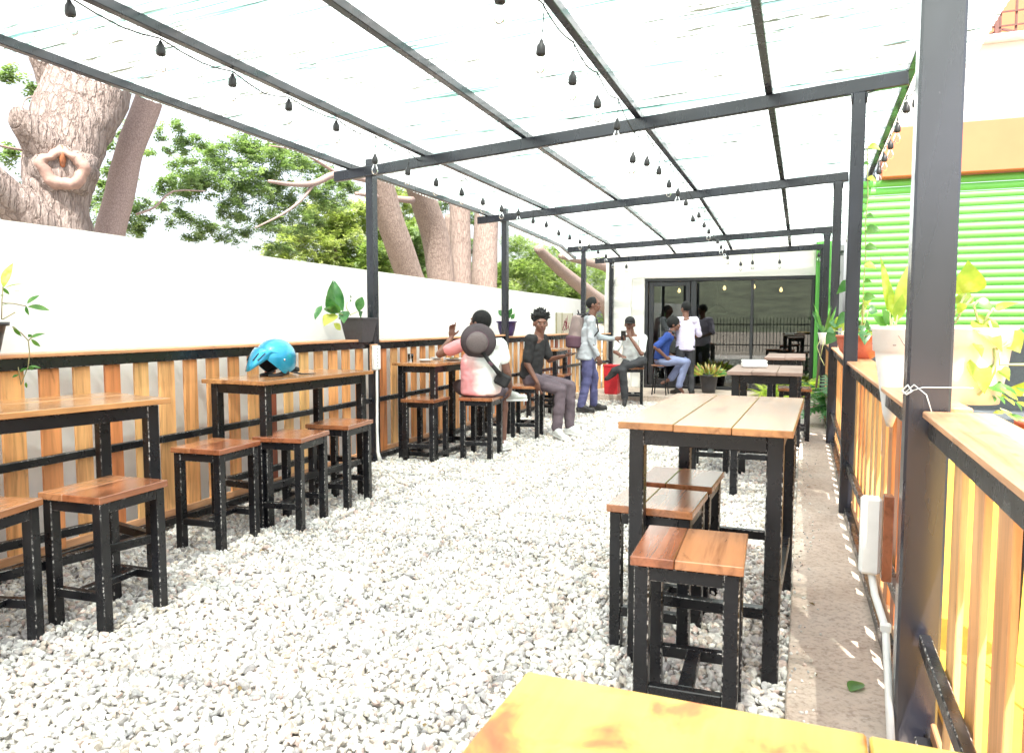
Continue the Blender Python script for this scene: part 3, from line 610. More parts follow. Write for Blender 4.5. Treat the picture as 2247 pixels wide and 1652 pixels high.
# ------------------------------------------------------------------ lamp strings
def socket_parts():
    s = MB().lathe([(.005, .0), (.010, -.006), (.013, -.018), (.023, -.032), (.025, -.05), (.0255, -.07), (.022, -.078), (.004, -.079)], n=14)
    me = s.mesh('socket'); me.materials.append(M['wire'])
    g = MB().lathe([(.012, -.078), (.013, -.09), (.02, -.105), (.027, -.125), (.028, -.14), (.022, -.158), (.008, -.168)], n=14)
    mg = g.mesh('bulb'); mg.materials.append(M['bulb_glass'])
    f = MB().tube([(-.004, 0, -.085), (-.006, 0, -.135), (0, 0, -.14), (.006, 0, -.135), (.004, 0, -.085)], .0012, 5).mesh('filament'); f.materials.append(M['stem'])
    return me, mg, f
SM, GM, FM = socket_parts()
def lamp_string(k, n0, y0, y1, first_drop, drop, label, grp, side=-.03, nobulb=(), cabname='left'):
    x = PX[k] + side; y = y0; i = 0; pts = []
    while y < y1:
        yb = zbeam(1, x)[0]; under = min(abs(y - zbeam(q, x)[0]) for q in range(5)) < .09
        z = zroof(x, y) + .045
        if under: z -= .10
        dr = first_drop if y < y0 + 3.2 and k == 1 else drop * random.uniform(.85, 1.15)
        root = thing('hanging_lamp', label(i, y), 'lamp', (x, y, z - dr), 0, grp)
        root.rotation_euler = (random.uniform(-.08, .08), random.uniform(-.08, .08), random.uniform(0, 3))
        link('socket', SM, None, root); 
        if i not in nobulb: link('bulb', GM, None, root)
        MB().tube([(0, 0, -.002), (.003, 0, dr * .5), (0, 0, dr)], .0028, 5).build('drop_cord', 'wire', root)
        if pts: pts.append((x + random.uniform(-.012, .004), y - .25, (z + pts[-1][2]) / 2 - .035 * random.uniform(.4, 1.6)))
        pts.append((x, y, z)); y += .55 * random.uniform(.97, 1.03); i += 1
    w_ = MB(); P_ = [Vector(p) for p in pts]; sm = []
    for a in range(len(P_) - 1): sm += [P_[a], (P_[a] + P_[a + 1]) / 2 + Vector((0, 0, -.006))]
    thing(None, 'black cable of the %s lamp string sagging under its roof purlin' % cabname, 'cable', ob=w_.tube(sm + [P_[-1]], .0042, 6).build('lamp_cable', 'wire'))
def nth(i): return ['first','second','third','fourth','fifth','sixth','seventh','eighth','ninth','tenth','eleventh','twelfth','thirteenth','fourteenth','fifteenth','sixteenth','seventeenth','eighteenth','nineteenth','twentieth','twenty-first','twenty-second','twenty-third','twenty-fourth','twenty-fifth','twenty-sixth'][i]
def lab(where):
    def f(i, y): return 'black hanging lamp socket, %s from the camera %s' % (nth(i), where)
    return f
lamp_string(1, 0, 2.16, 13.9, .012, .13, lab('on the left string of lamps'), 'lamps on the left string')
lamp_string(3, 0, 3.2, 13.9, .17, .165, lab('on the middle string of lamps'), 'lamps on the middle string', cabname='middle')
lamp_string(5, 0, 3.6, 13.4, .05, .05, lab('on the right string above the right fence'), 'lamps on the right string', side=.03, cabname='right')
for i, (x, z, dr) in enumerate([(-3.15, 2.50, .07), (-1.1, 2.56, .14), (-.9, 2.56, .12), (-.45, 2.59, .15), (.18, 2.62, .08)]):
    root = thing('hanging_lamp', 'hanging lamp on the last beam before the glass front, %s from the left' % nth(i), 'lamp', (x, 13.98, z - dr), 0, 'lamps on the last beam')
    link('socket', SM, None, root); link('bulb', GM, None, root)
    MB().tube([(0, 0, -.002), (0, 0, dr)], .0028, 5).build('drop_cord', 'wire', root)

# ------------------------------------------------------------------ tables and stools
def table(label, cx, cy, rz, wd=.64, ln=1.2, h=.98, legsz=.06, planks=3, wood_='top', lowbar=.26, rot_planks=False, th=.028, group='bar tables', z0=0, over=.035):
    t = thing('bar_table', label, 'table', (cx, cy, z0), rz, group)
    pw = wd / planks
    for i in range(planks):
        x = -wd / 2 + pw * (i + .5)
        o = MB().box((0, 0, 0), (pw - .0025, ln + random.uniform(-.012, .012), th), .0025).build('plank', wood_, t, (x, random.uniform(-.004, .004), h - th / 2 + random.uniform(-.0015, .0015)))
    lx = wd / 2 - over - legsz / 2; ly = ln / 2 - over - legsz / 2 - .015; hb = h - th - .003
    for sx in (-1, 1):
        for sy_ in (-1, 1): MB().box((0, 0, hb / 2 - .01), (legsz, legsz, hb + .02), .004).build('leg', 'black', t, (sx * lx, sy_ * ly, 0))
        MB().box((sx * (lx + .002), 0, hb - .033), (.045, 2 * ly - legsz, .062), .003).build('apron', 'black', t)
        MB().box((sx * lx, 0, lowbar), (.04, 2 * ly - legsz, .045), .003).build('stretcher', 'black', t)
    for sy_ in (-1, 1):
        MB().box((0, sy_ * (ly + .002), hb - .033), (2 * lx - legsz, .045, .062), .003).build('apron', 'black', t)
    MB().box((0, -ly, lowbar), (2 * lx - legsz, .04, .045), .003).build('stretcher', 'black', t)
    MB().box((0, ly, lowbar), (2 * lx - legsz, .04, .045), .003).build('stretcher', 'black', t)
    return t
def make_stool(h=.61, wd=.36, ln=.40):
    t = thing('bar_stool', '', 'stool', (0, 0, 0), 0, 'square wooden bar stools')
    th = .032
    for i, (x, w_) in enumerate(((-wd / 2 + wd * .2, wd * .4), (wd / 2 - wd * .3, wd * .6))):
        MB().box((0, 0, 0), (w_ - .002, ln, th), .003).build('seat_plank', 'seat', t, (x, 0, h - th / 2))
    ls = .05; lx = wd / 2 - .012 - ls / 2; ly = ln / 2 - .012 - ls / 2; hb = h - th - .002
    leg = MB().box((0, 0, hb / 2 - .012), (ls, ls, hb + .024), .004).worn('leg')
    for sx in (-1, 1):
        for sy_ in (-1, 1): link('leg', leg, None, t, (sx * lx, sy_ * ly, 0))
        MB().box((sx * lx, 0, hb - .025), (.042, 2 * ly - ls, .046), .003).build('apron', 'black', t)
    for sy_ in (-1, 1):
        MB().box((0, sy_ * ly, hb - .025), (2 * lx - ls, .042, .046), .003).build('apron', 'black', t)
        MB().box((0, sy_ * ly, .15), (2 * lx - ls, .036, .042), .003).build('stretcher', 'black', t)
    MB().box((0, 0, .155), (.05, 2 * ly - .036, .032), .003).build('stretcher', 'black', t)
    return t
ST = make_stool()
STOOLS = [(-3.03, 2.54, R(3), 'worn square stool, second from the camera on the left, with scraped white leg edges'),
 (-3.20, 2.03, R(14), 'square stool at the left picture edge, nearest the camera of the left row'),
 (-3.42, 3.68, R(4), 'square stool under the left end of the table with the blue helmet'),
 (-3.25, 4.20, R(8), 'middle square stool in front of the table with the blue helmet'),
 (-3.29, 4.83, R(5), 'square stool under the right end of the helmet table, beside the white conduit'),
 (-3.52, 6.66, R(3), 'empty square stool to the left of the man in the pink shirt'),
 (-3.06, 7.00, R(5), 'square stool the man in the pink shirt sits on'),
 (-3.08, 8.42, R(10), 'square stool the man in the black shirt sits on'),
 (-3.50, 8.35, R(0), 'square stool in shade between the pink-shirted man and the black-shirted man'),
 (-3.35, 10.35, R(0), 'square stool under the small far table, left of the man with the backpack'),
 (-2.66, 12.38, R(12), 'square stool the man in the black cap sits on'),
 (-.345, 2.60, R(2), 'nearest square stool on the right, with a two-plank reddish seat'),
 (-.575, 3.24, R(-2), 'square stool on the right half under the table, second from the camera'),
 (-.555, 3.74, R(-2), 'square stool on the right under the table, third from the camera'),
 (-.80, 7.20, R(3), 'square stool left of the second right table, seen below the first tabletop'),
 (-.42, 7.55, R(0), 'square stool under the second right table, seen between the legs'),
 (-.10, 9.25, R(2), 'dark square stool between the second and third right tables')]
for i, (x, y, rz, l) in enumerate(STOOLS):
    if i == 0: ST.location = (x, y, 0); ST.rotation_euler = (0, 0, rz); ST['label'] = l
    else:
        o = dup(ST, (x, y, 0), rz, l)
        if abs(x + .345) < .001: o.scale = (1, 1, 1)
table('left bar table nearest the camera with a bright honey-coloured top edge', -3.47, 2.40, R(-12.5), .60, 1.28, wood_='top')
table('left bar table carrying the blue helmet', -3.53, 4.60, R(-3.5), .56, 1.22)
table('left bar table where the man in the pink shirt eats, with plates on it', -3.55, 7.12, R(-3), .50, 1.2, h=.96, lowbar=.05)
table('small far bar table beside the man with the backpack', -3.45, 10.25, R(0), .52, .62, h=.98)
table('large right bar table in front with three stools under it', -.34, 3.53, R(-1.5), .655, 1.26, planks=3)
table('second right bar table, weathered grey, with a white box on top', -.29, 6.62, R(0), .56, 1.0, wood_='grey_top', planks=3, lowbar=.30)
table('third right bar table, grey, furthest before the glass front', -.20, 9.15, R(0), .42, 1.1, wood_='grey_top', planks=2)
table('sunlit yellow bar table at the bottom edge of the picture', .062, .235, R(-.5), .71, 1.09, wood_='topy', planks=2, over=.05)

# ------------------------------------------------------------------ back building with the glass front
YF = 14.30
bd = thing('cafe_building', 'white cafe building with black-framed glass front at the far end of the yard', 'building', (-1.6, YF, 0))
def bpart(nm, m, x0, x1, y0, y1, z0, z1, ch=0, par=None):
    return MB().box(((x0 + x1) / 2 + 1.6, (y0 + y1) / 2 - YF, (z0 + z1) / 2), (x1 - x0, y1 - y0, z1 - z0), ch).build(nm, m, par or bd)
bpart('wall', 'facade', -3.62, .14, YF, YF + .2, 2.17, 3.6)
bpart('wall', 'facade', -3.10, -2.87, YF, YF + .2, .1, 2.168)
bpart('column', 'facade', -3.62, -3.102, YF - .10, YF + .22, .0, 2.167, .01)
bpart('side_wall', 'facade', -3.62, -3.45, YF + .23, YF + 5, 0, 3.6)
bpart('column', 'green', .145, .40, YF - .12, YF + .25, .0, 3.4, .02)
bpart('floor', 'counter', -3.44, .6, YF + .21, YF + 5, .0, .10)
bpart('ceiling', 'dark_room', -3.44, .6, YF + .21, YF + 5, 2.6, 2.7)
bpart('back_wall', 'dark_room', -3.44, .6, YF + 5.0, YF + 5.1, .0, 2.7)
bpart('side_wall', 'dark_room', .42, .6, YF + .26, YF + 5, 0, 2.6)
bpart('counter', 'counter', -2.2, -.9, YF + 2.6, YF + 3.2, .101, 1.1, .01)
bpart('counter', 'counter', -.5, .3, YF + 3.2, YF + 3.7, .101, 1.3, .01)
FX = [-2.868, -1.93, -.92, .138]
fr = bpart('window_frame', 'alu', -2.868, .138, YF + .03, YF + .12, 2.11, 2.167, .004)
bpart('window_frame', 'alu', -2.868, .138, YF + .03, YF + .12, .10, .15, .004)
for x, wd in ((-2.835, .06), (-1.955, .10), (-.915, .05), (.108, .055)): bpart('mullion', 'alu', x - wd / 2, x + wd / 2, YF + .032, YF + .118, .152, 2.108, .004)
dr = bpart('door', 'alu', -2.79, -2.70, YF + .05, YF + .10, .16, 2.10, .004)
for (x0, x1, z0, z1) in ((-2.10, -2.02, .16, 2.10), (-2.698, -2.102, 2.02, 2.10), (-2.698, -2.102, .16, .27)):
    MB().box(((x0 + x1) / 2 + 1.6, .075, (z0 + z1) / 2), (x1 - x0, .05, z1 - z0), .003).build('rail', 'alu', dr)
MB().box((-2.4 + 1.6, .075, 1.145), (.6, .008, 1.75)).build('pane', 'glass', dr)
MB().tube([(-2.13 + 1.6, .03, .95), (-2.13 + 1.6, .03, 1.25)], .012, 8).build('handle', 'chrome', dr)
for x0, x1 in ((-1.903, -.942), (-.888, .078)): bpart('pane', 'glass', x0, x1, YF + .07, YF + .078, .155, 2.105)
# things inside
for i, (px_, z) in enumerate([(-2.25, 1.98), (-1.97, 2.03), (-1.42, 2.02), (-.90, 2.04), (-.43, 1.97)]):
    r_ = thing('pendant_lamp', 'lit warm bulb behind the glass front, %s from the left' % nth(i), 'lamp', (px_ * 1.075, 15.6, z), 0, 'lit bulbs behind the glass')
    MB().lathe([(.01, .05), (.02, .03), (.032, 0), (.028, -.025), (.008, -.04)], n=12).build('bulb', 'lit', r_)
    MB().tube([(0, 0, .05), (0, 0, 2.6 - z)], .004, 5).build('cord', 'wire', r_)
fan = thing('exhaust_hood', 'dark round lampshade hanging inside behind the glass', 'lamp', (-1.75, 16.4, 1.55))
MB().lathe([(.02, .14), (.10, .10), (.22, .0), (.22, -.03), (.05, -.02)], n=20).build('shade', 'alu', fan); MB().tube([(0, 0, .13), (0, 0, 1.05)], .01, 6).build('rod', 'alu', fan)

# ------------------------------------------------------------------ shop with green roller shutter on the right
YS = 9.0
sh = thing('shop_building', 'shop with green roller shutter under an orange fascia band, right of the yard', 'building', (2.5, YS, 0))
def spart(nm, m, x0, x1, y0, y1, z0, z1, ch=0): return MB().box(((x0 + x1) / 2 - 2.5, (y0 + y1) / 2 - YS, (z0 + z1) / 2), (x1 - x0, y1 - y0, z1 - z0), ch).build(nm, m, sh)
spart('fascia', 'orange', .70, 7, YS - .10, YS + .2, 2.875, 3.385, .01)
spart('upper_wall', 'white_wall', .78, 7, YS, YS + .25, 3.39, 4.15)
spart('ledge', 'white_wall', .7, 7, YS - .14, YS + .25, 4.152, 4.20, .01)
spart('floor', 'counter', .7, 7, YS + .1, YS + 5, -.05, .06)
spart('back_wall', 'counter', .7, 7, YS + 4, YS + 4.1, 0, 2.9)
for i in range(20):                                                      # shutter slats, each a curved strip
    z = 1.262 + i * .0805; b = MB(); vs = []; prof = [(0, 0), (-.012, .012), (-.017, .035), (-.012, .058), (0, .068), (.004, .076)]
    for x in (.50 - 2.5, 7 - 2.5): vs += [(x, .02 + a, q) for a, q in prof]
    n = len(prof); b.add(vs, [(k, k + n, k + n + 1, k + 1) for k in range(n - 1)], True)
    b.build('shutter_slat', 'green', sh, (0, 0, z))
spart('bottom_bar', 'green', .50, 7, YS - .005, YS + .03, 1.20, 1.26, .004)
spart('guide_rail', 'green', .46, .498, YS - .03, YS + .05, 0, 2.87, .004)
gr = thing('roof_cage', 'rusty steel grille cage on top of the shop wall, upper right', 'cage', (2.4, YS, 4.2))
x = -1.05
while x < 3: MB().box((x, .3, .75), (.02, .02, 1.5)).build('bar', 'rust', gr); x += random.choice([.14, .22, .3])
for z in (.06, .2, .34, .62, .66, 1.0, 1.3): MB().box((1, .28 + .02 * (z > .5), z), (4.2, .012, .014)).build('crossbar', 'rust', gr)
for (xa, za, xb, zb_) in ((-1.0, .0, -.6, .16), (-.6, .16, -.2, .02), (-1, .5, -.5, .66)): MB().beam((xa, .25, za), (xb, .25, zb_), .02, .02).build('brace', 'rust', gr)
for x in (-.93, -.66): MB().box((x, .2, .6), (.035, .035, 1.3)).build('upright', 'rust', gr)
MB().box((1, 1.3, 1.1), (4, .1, 2.2)).build('wall_behind', 'orange', gr)

# motorbike parked on the road in front of the shop
mo = thing('motorbike', 'parked motorbike seen through the plants at the right edge', 'motorbike', (1.55 + .55, 6.6, .01), R(20))
for y in (-.62, .62):
    wv = [(.30 * math.cos(a), .30 * math.sin(a)) for a in np.linspace(0, 2 * PI, 29)]
    t_ = MB().tube([(0, y + c_, .30 + s_) for c_, s_ in wv], .045, 8, caps=False).build('tyre', 'rubber', mo)
    MB().tube([(0, y + c_ * .8, .30 + s_ * .8) for c_, s_ in wv], .012, 6, caps=False).build('rim', 'chrome', t_)
    sp = MB()
    for a in np.linspace(0, PI, 9)[:-1]: sp.tube([(0, y + .24 * math.cos(a), .3 + .24 * math.sin(a)), (0, y - .24 * math.cos(a), .3 - .24 * math.sin(a))], .004, 4)
    sp.build('spokes', 'chrome', t_)
MB().tube([(0, -.62, .30), (0, -.45, .62), (0, -.36, .95)], [.03, .028, .03], 8).build('front_fork', 'chrome', mo)
MB().lathe([(.02, -.20), (.11, -.15), (.14, 0), (.12, .14), (.03, .2)], n=14, T=Matrix.Translation((0, -.12, .78)) @ Matrix.Rotation(PI / 2, 4, 'X')).build('tank', 'red', mo)
MB().box((0, .32, .76), (.22, .62, .09), .03).build('saddle', 'rubber', mo)
MB().box((0, .0, .42), (.22, .4, .3), .05).build('engine', 'chrome', mo)
MB().tube([(-.34, -.28, 1.04), (-.15, -.36, 1.0), (.15, -.36, 1.0), (.34, -.28, 1.04)], .014, 8).build('handlebar', 'chrome', mo)
MB().lathe([(.02, -.08), (.07, -.05), (.09, .03), (.085, .05), (.02, .055)], n=14, T=Matrix.Translation((0, -.44, .90)) @ Matrix.Rotation(PI / 2, 4, 'X')).build('headlight', 'chrome', mo)
MB().tube([(.1, -.05, .3), (.14, .3, .26), (.15, .8, .34)], [.025, .03, .04], 8).build('exhaust', 'chrome', mo)

# ------------------------------------------------------------------ behind the camera: what the glass reflects
pf = thing('picket_fence', 'dark iron picket fence behind the camera, reflected in the glass front', 'fence', (-2, -6, 0))
for i in range(60): MB().box((-4.2 + i * .14, 0, .75), (.025, .02, 1.5)).build('picket', 'black', pf)
for z in (.3, 1.2): MB().box((0, .02, z), (8.6, .03, .05)).build('rail', 'black', pf)
b = MB(); vs = []; fs = []; nx = 40
for j in range(5):
    for i in range(nx + 1):
        x = -160 + 320 * i / nx; h = (j / 4) * (14 + 8 * noise.noise(Vector((x * .02, 1, 0))) + 3 * noise.noise(Vector((x * .1, 4, 0))))
        vs.append((x, -70 - j * 14, h - .2))
for j in range(4):
    for i in range(nx): a = j * (nx + 1) + i; fs.append((a, a + nx + 1, a + nx + 2, a + 1))
M['hill'] = flat('hill_scrub', (.13, .15, .09), .95, var=.4, bs=.4)
kind(b.add(vs, fs, True).build('hills', 'hill'), 'structure')

# ------------------------------------------------------------------ foliage helpers
def sprays(centres, nspray, nl, ll, lw, tone, flatten=.75):
    """pinnate sprays of leaflets; returns V, F, tint"""
    V = []; T = []
    for (cx, cy, cz, r, dens, c) in centres:
        n = int(nspray * dens * (r / .25) ** 2)
        if n < 3: continue
        sub = rng.normal(size=(max(3, int(n / 14)), 3)); sub /= np.linalg.norm(sub, axis=1)[:, None]; sub *= rng.uniform(.2, 1.05, (len(sub), 1)) ** .6
        k = rng.integers(0, len(sub), n)
        p = sub[k] * r + rng.normal(0, r * .17, (n, 3)); p[:, 2] *= flatten
        p += (cx, cy, cz)
        az = rng.uniform(0, 2 * PI, n); el = rng.normal(-.25, .35, n)
        d = np.c_[np.cos(az) * np.cos(el), np.sin(az) * np.cos(el), np.sin(el)]
        nb = np.cross(d, [0, 0, 1]) + rng.normal(0, .25, (n, 3)); nb /= np.linalg.norm(nb, axis=1)[:, None]
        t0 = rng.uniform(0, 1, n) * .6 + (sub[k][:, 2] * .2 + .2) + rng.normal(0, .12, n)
        for q in range(nl):
            for sgn in (-1, 1):
                base = p + d * (ll * .62 * (q - nl / 2) )[..., None] if False else p + d * (ll * .62 * (q - nl / 2))
                tip_d = nb * sgn * .85 + d * .5 + rng.normal(0, .12, (n, 3)); tip_d[:, 2] -= .15
                tip_d /= np.linalg.norm(tip_d, axis=1)[:, None]
                wv = np.cross(tip_d, np.cross(d, nb)); wv /= (np.linalg.norm(wv, axis=1)[:, None] + 1e-6)
                L_ = ll * rng.uniform(.75, 1.15, (n, 1)); W_ = lw * rng.uniform(.8, 1.2, (n, 1))
                mid = base + tip_d * L_ * .5
                V.append(np.stack([base, mid + wv * W_ / 2, base + tip_d * L_, mid - wv * W_ / 2], 1))
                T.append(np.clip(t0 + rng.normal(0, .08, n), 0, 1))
    V = np.concatenate(V); T = np.concatenate(T); n = len(V)
    F = np.arange(n * 4).reshape(n, 4); return V.reshape(-1, 3), F, np.repeat(np.c_[T, T, T], 4, 0)
def crown(cl, m, par, nspray=40, nl=4, ll=.06, lw=.028, name='crown'):
    V, F, T = sprays(cl, nspray, nl, ll, lw, None)
    V = V - np.array(par.location)
    return link(name, npmesh(name, V, F, m, T), None, par)
def limb(data, m, par, name, n=14, jit=.10, sub=4):
    P_ = [Vector(d[:3]) for d in data]; r_ = [d[3] for d in data]; pts = []; rad = []
    for i in range(len(P_) - 1):
        p0 = P_[max(i - 1, 0)]; p1 = P_[i]; p2 = P_[i + 1]; p3 = P_[min(i + 2, len(P_) - 1)]
        for k in range(sub):
            t = k / sub
            pts.append(.5 * ((2 * p1) + (p2 - p0) * t + (2 * p0 - 5 * p1 + 4 * p2 - p3) * t * t + (3 * p1 - p0 - 3 * p2 + p3) * t ** 3)); rad.append(r_[i] * (1 - t) + r_[i + 1] * t)
    pts.append(P_[-1]); rad.append(r_[-1])
    o = MB().tube([p - par.location for p in pts], rad, n, jit=jit).build(name, m, par); return o
def ctree(name, label, cat, base, grp='trees beyond the white wall'): return thing(name, label, cat, base, 0, grp)
# big old tree, left
t1 = ctree('old_tree', 'huge rough-barked tree with a ring-shaped cut scar, at the left picture edge', 'tree', tuple(TR1[0][:2]) + (-.1,))
TR1b = [[TR1[0][0], TR1[0][1], -.1, .5]] + TR1
limb(TR1b, 'bark', t1, 'trunk', 28, .16, 6); limb(TR1_limb, 'bark', t1, 'limb', 20, .2, 6); limb(TR1_stub, 'bark', t1, 'cut_stub', 18, .22, 5); limb(TR1_fork, 'bark', t1, 'limb', 18, .2, 5)
bc = Vector((TR1[4][0], TR1[4][1], TR1[4][2])); tl = Vector(t1.location)
out_ = Vector((.80, -.60, -.08)).normalized(); ux = out_.cross(Vector((0, 0, 1))).normalized(); uz = ux.cross(out_)
cc = bc + out_ * .385 + Vector((0, 0, -.02)) - tl
Tc = Matrix((ux, uz, out_)).transposed().to_4x4(); Tc.translation = cc
def callus(name, m, prof, n, amp):
    vs = []; fs = []
    for r, z in prof:
        for j in range(n):
            a = 2 * PI * j / n; k = 1 + amp * noise.noise(Vector((math.cos(a) * 1.6, math.sin(a) * 1.6, 2 + r * 3))) + amp * .5 * noise.noise(Vector((math.cos(a) * 4, math.sin(a) * 4, r * 9)))
            vs.append(Tc @ Vector((r * k * math.cos(a) * .98, r * k * math.sin(a) * .85, z + .02 * noise.noise(Vector((math.cos(a) * 3, math.sin(a) * 3, z * 20))))))
    for i in range(len(prof) - 1):
        for j in range(n): p = i * n + j; q = i * n + (j + 1) % n; fs.append((p, q, q + n, p + n))
    fs.append(tuple(range((len(prof) - 1) * n, len(prof) * n))); return MB().add(vs, fs, True).build(name, m, t1)
callus('burl', 'bark', [(.36, -.34), (.30, -.16), (.235, -.045), (.20, -.015)], 30, .28)
callus('cut_scar', 'cutwood', [(.215, -.03), (.195, .012), (.165, .032), (.13, .028), (.11, .0), (.095, -.05), (.05, -.07)], 30, .28)
callus('hollow', 'rust', [(.105, -.045), (.06, -.05), (.01, -.052)], 20, .3)
MB().tube([cc - uz * .01 - out_ * .05, cc + uz * .07 + out_ * .01, cc + uz * .19 + out_ * .02], [.035, .045, .01], 9, jit=1.1).build('torn_wood', 'seat', t1)
for d_ in (BR6, BR7): limb(d_, 'bark2', t1, 'branch', 6, .2, 3)
cl = [c for c in CLUMPS if c[5] == 0]
crown([c for c in cl if c[1] < 6.2 and c[0] > -8.4], 'fol0', t1, 120)
t2 = ctree('leaning_tree', 'smooth pinkish leaning trunk right beside the huge old tree', 'tree', tuple(TR2[0][:2]) + (-.1,))
limb([[TR2[0][0], TR2[0][1] - .15, -.1, .14]] + TR2, 'bark2', t2, 'trunk', 18, .05, 5); limb(BR5, 'bark2', t2, 'branch', 6, .2, 3)
MB().tube([Vector(TR2[3][:3]) + Vector((.1, -.04, -.12)) - t2.location, Vector(TR2[3][:3]) + Vector((.125, -.05, -.12)) - t2.location], [.05, .02], 10, jit=.3).build('knot', 'bark2', t2)
crown([c for c in cl if (c[0] <= -8.4 and c[1] < 8.2) or (6.2 <= c[1] < 8.2)], 'fol0', t2, 130)
def simple(data, label, m='bark3', name='tree'):
    t = ctree(name, label, 'tree', tuple(data[0][:2]) + (-.1,)); d0 = list(data[0]); d0[2] = -.1
    limb([d0] + data, m, t, 'trunk', 16, .06, 4); return t
ta = simple(TRa, 'first of the leaning trunks beyond the wall, right of the first yard post')
for d_ in (BR1, BR2, BR4): limb(d_, 'bark2', ta, 'branch', 7, .15, 3)
crown([c for c in cl if c[0] > -8.9 and c[1] >= 8.2 and c[1] < 14.5 and c[0] != -9.0], 'fol0', ta, 125)
tb = simple(TRb, 'second leaning trunk beyond the wall, sunlit pale on its lower half'); limb(BR3, 'bark2', tb, 'branch', 7, .15, 3)
crown([c for c in CLUMPS if abs(c[0] + 9.0) < .01], 'fol0', tb, 110)
tc_ = simple(TRc, 'upright forked trunk beyond the wall, third from the left of the slim ones'); limb(TRc2, 'bark3', tc_, 'fork', 12, .05, 4)
td_ = simple(TRd, 'straight vertical trunk beyond the wall just left of the second yard post')
te_ = simple(TRe, 'dark leaning trunk beyond the wall near the white cafe column', 'bark3'); limb(TRe2, 'bark3', te_, 'limb', 12, .1, 4)
crown([c for c in CLUMPS if c[5] == 2], 'fol2', te_, 110, 4, .055, .022)
far = ctree('far_tree', 'sunlit yellow-green tree far behind the leaning trunks', 'tree', (-10.8, 15.9, -.1))
limb([[-10.8, 15.9, -.1, .2], [-10.9, 15.8, 2, .16], [-10.7, 15.6, 4, .1]], 'bark2', far, 'trunk', 12)
crown([c for c in CLUMPS if c[5] == 1], 'fol1', far, 120, 4, .075, .034)
# a wider wood behind, one mass
hz = []
for _ in range(150):
    y = rng.uniform(9, 34); x = -12.5 - rng.uniform(0, 3); hz.append((x, y, rng.uniform(1.3, 2.2 + (y - 9) * .06), .6, .55, 1))
V, F, T = sprays(hz, 60, 4, .12, .055, None); kind(link('far_wood', npmesh('far_wood', V, F, 'fol1', T), None), 'stuff')
hz = []
for _ in range(60):
    y = rng.uniform(15, 30); x = -9.5 - rng.uniform(0, 2) + (y - 15) * .1; hz.append((x, y, rng.uniform(1.4, 3.6), .5, .8, 1))
V, F, T = sprays(hz, 70, 4, .10, .045, None); kind(link('hedge_wood', npmesh('hedge_wood', V, F, 'fol2', T), None), 'stuff')

# ------------------------------------------------------------------ pots and their plants
def leaf(par, A, B, wd, m, fold=.25, droop=.12, n=6, shape='lance', nrm=None):
    A = Vector(A); B = Vector(B); d = B - A; L_ = d.length; t = d.normalized()
    nn = Vector(nrm) if nrm else Vector((random.uniform(-.25, .25) + .3, -1 + random.uniform(-.2, .2), .55 + random.uniform(-.3, .3)))
    nn = (nn - t * nn.dot(t)).normalized(); sd = t.cross(nn)
    vs = []; fs = []
    for i in range(n + 1):
        u = i / n
        if shape == 'lance': hw = wd / 2 * math.sin(PI * min(1, (u * .96 + .02)) ** .85) 
        else: hw = wd / 2 * (math.sin(PI * (u * .93 + .07) ** .55 if u < 1 else PI) if u < 1 else 0) * (1.0 if u > .08 else .8)
        hw = max(hw, .0008)
        c = A + d * u + nn * (-droop * L_ * (u - .5) ** 2 * 2)
        e = nn * (fold * hw)
        vs += [c - sd * hw + e + nn * .03 * hw * math.sin(i * 2.1), c, c + sd * hw + e]
    for i in range(n): a = i * 3; fs += [(a, a + 1, a + 4, a + 3), (a + 1, a + 2, a + 5, a + 4)]
    o = MB().add([v - par.location for v in vs], fs, True).build('leaf', m, par); return o
def stems(par, SS, m, r=.004):
    for s_ in SS: MB().tube([Vector(p) - par.location for p in s_], r, 6).build('stem', m, par)
def pot(label, loc, prof, m, grp=None, name='plant_pot', n=24, square=False):
    p = thing(name, label, 'plant pot', loc, 0, grp)
    MB().lathe(prof, n=n).build('pot', m, p)
    if square:
        ch = p.children[0]; ch.rotation_euler = (0, 0, PI / 4)
        for f in ch.data.polygons: f.use_smooth = False
    top = [r for r, z in prof]; zt = max(z for r, z in prof)
    MB().lathe([(max(top) * .86 * (.98), 0), (.01, .006)], n=n).build('soil', 'soil', p, (0, 0, zt - .02)); 
    if square: p.children[1].rotation_euler = (0, 0, PI / 4)
    return p
def plant(label, loc, name='potted_plant', cat='plant'): return thing(name, label, cat, loc)
pot('ribbed black pot on the fence cap at the left edge', (-3.93, 2.60, 1.20), [(.075, 0), (.085, .03), (.10, .10), (.112, .15), (.128, .152), (.130, .172), (.118, .172), (.11, .15)], 'pot_black')
pa = plant('lanky yellow-green plant trailing out of the black pot at the left edge', (-3.93, 2.60, 1.37))
for i, (ax_, ay_, az_, bx_, by_, bz_, wd) in enumerate(PLANT_A): leaf(pa, (ax_, ay_, az_), (bx_, by_, bz_), wd * 1.05, 'leafp' if i in (0, 1) else 'leafg', n=6)
stems(pa, STEMS_A, 'stem', .003)
pot('square tapered charcoal planter on the left fence beside the first post', (-3.95, 6.14, 1.175), [(.125, 0), (.155, .12), (.175, .215), (.19, .217), (.19, .232), (.165, .232), (.16, .2)], 'pot_grey', n=4, square=True)
pb = plant('broad-leaved plant with green and yellow leaves in the square charcoal planter', (-3.97, 6.10, 1.40))
for i, (ax_, ay_, az_, bx_, by_, bz_, wd) in enumerate(PLANT_B): leaf(pb, (ax_ + random.uniform(-.06, .06), ay_, az_), (bx_ + random.uniform(-.08, .08), by_, bz_), wd * (1.35 if i > 1 else 1.0), 'leafy' if i in (4, 5, 10) else 'leafd', n=8, fold=.35)
stems(pb, STEMS_B, 'stemp', .004)
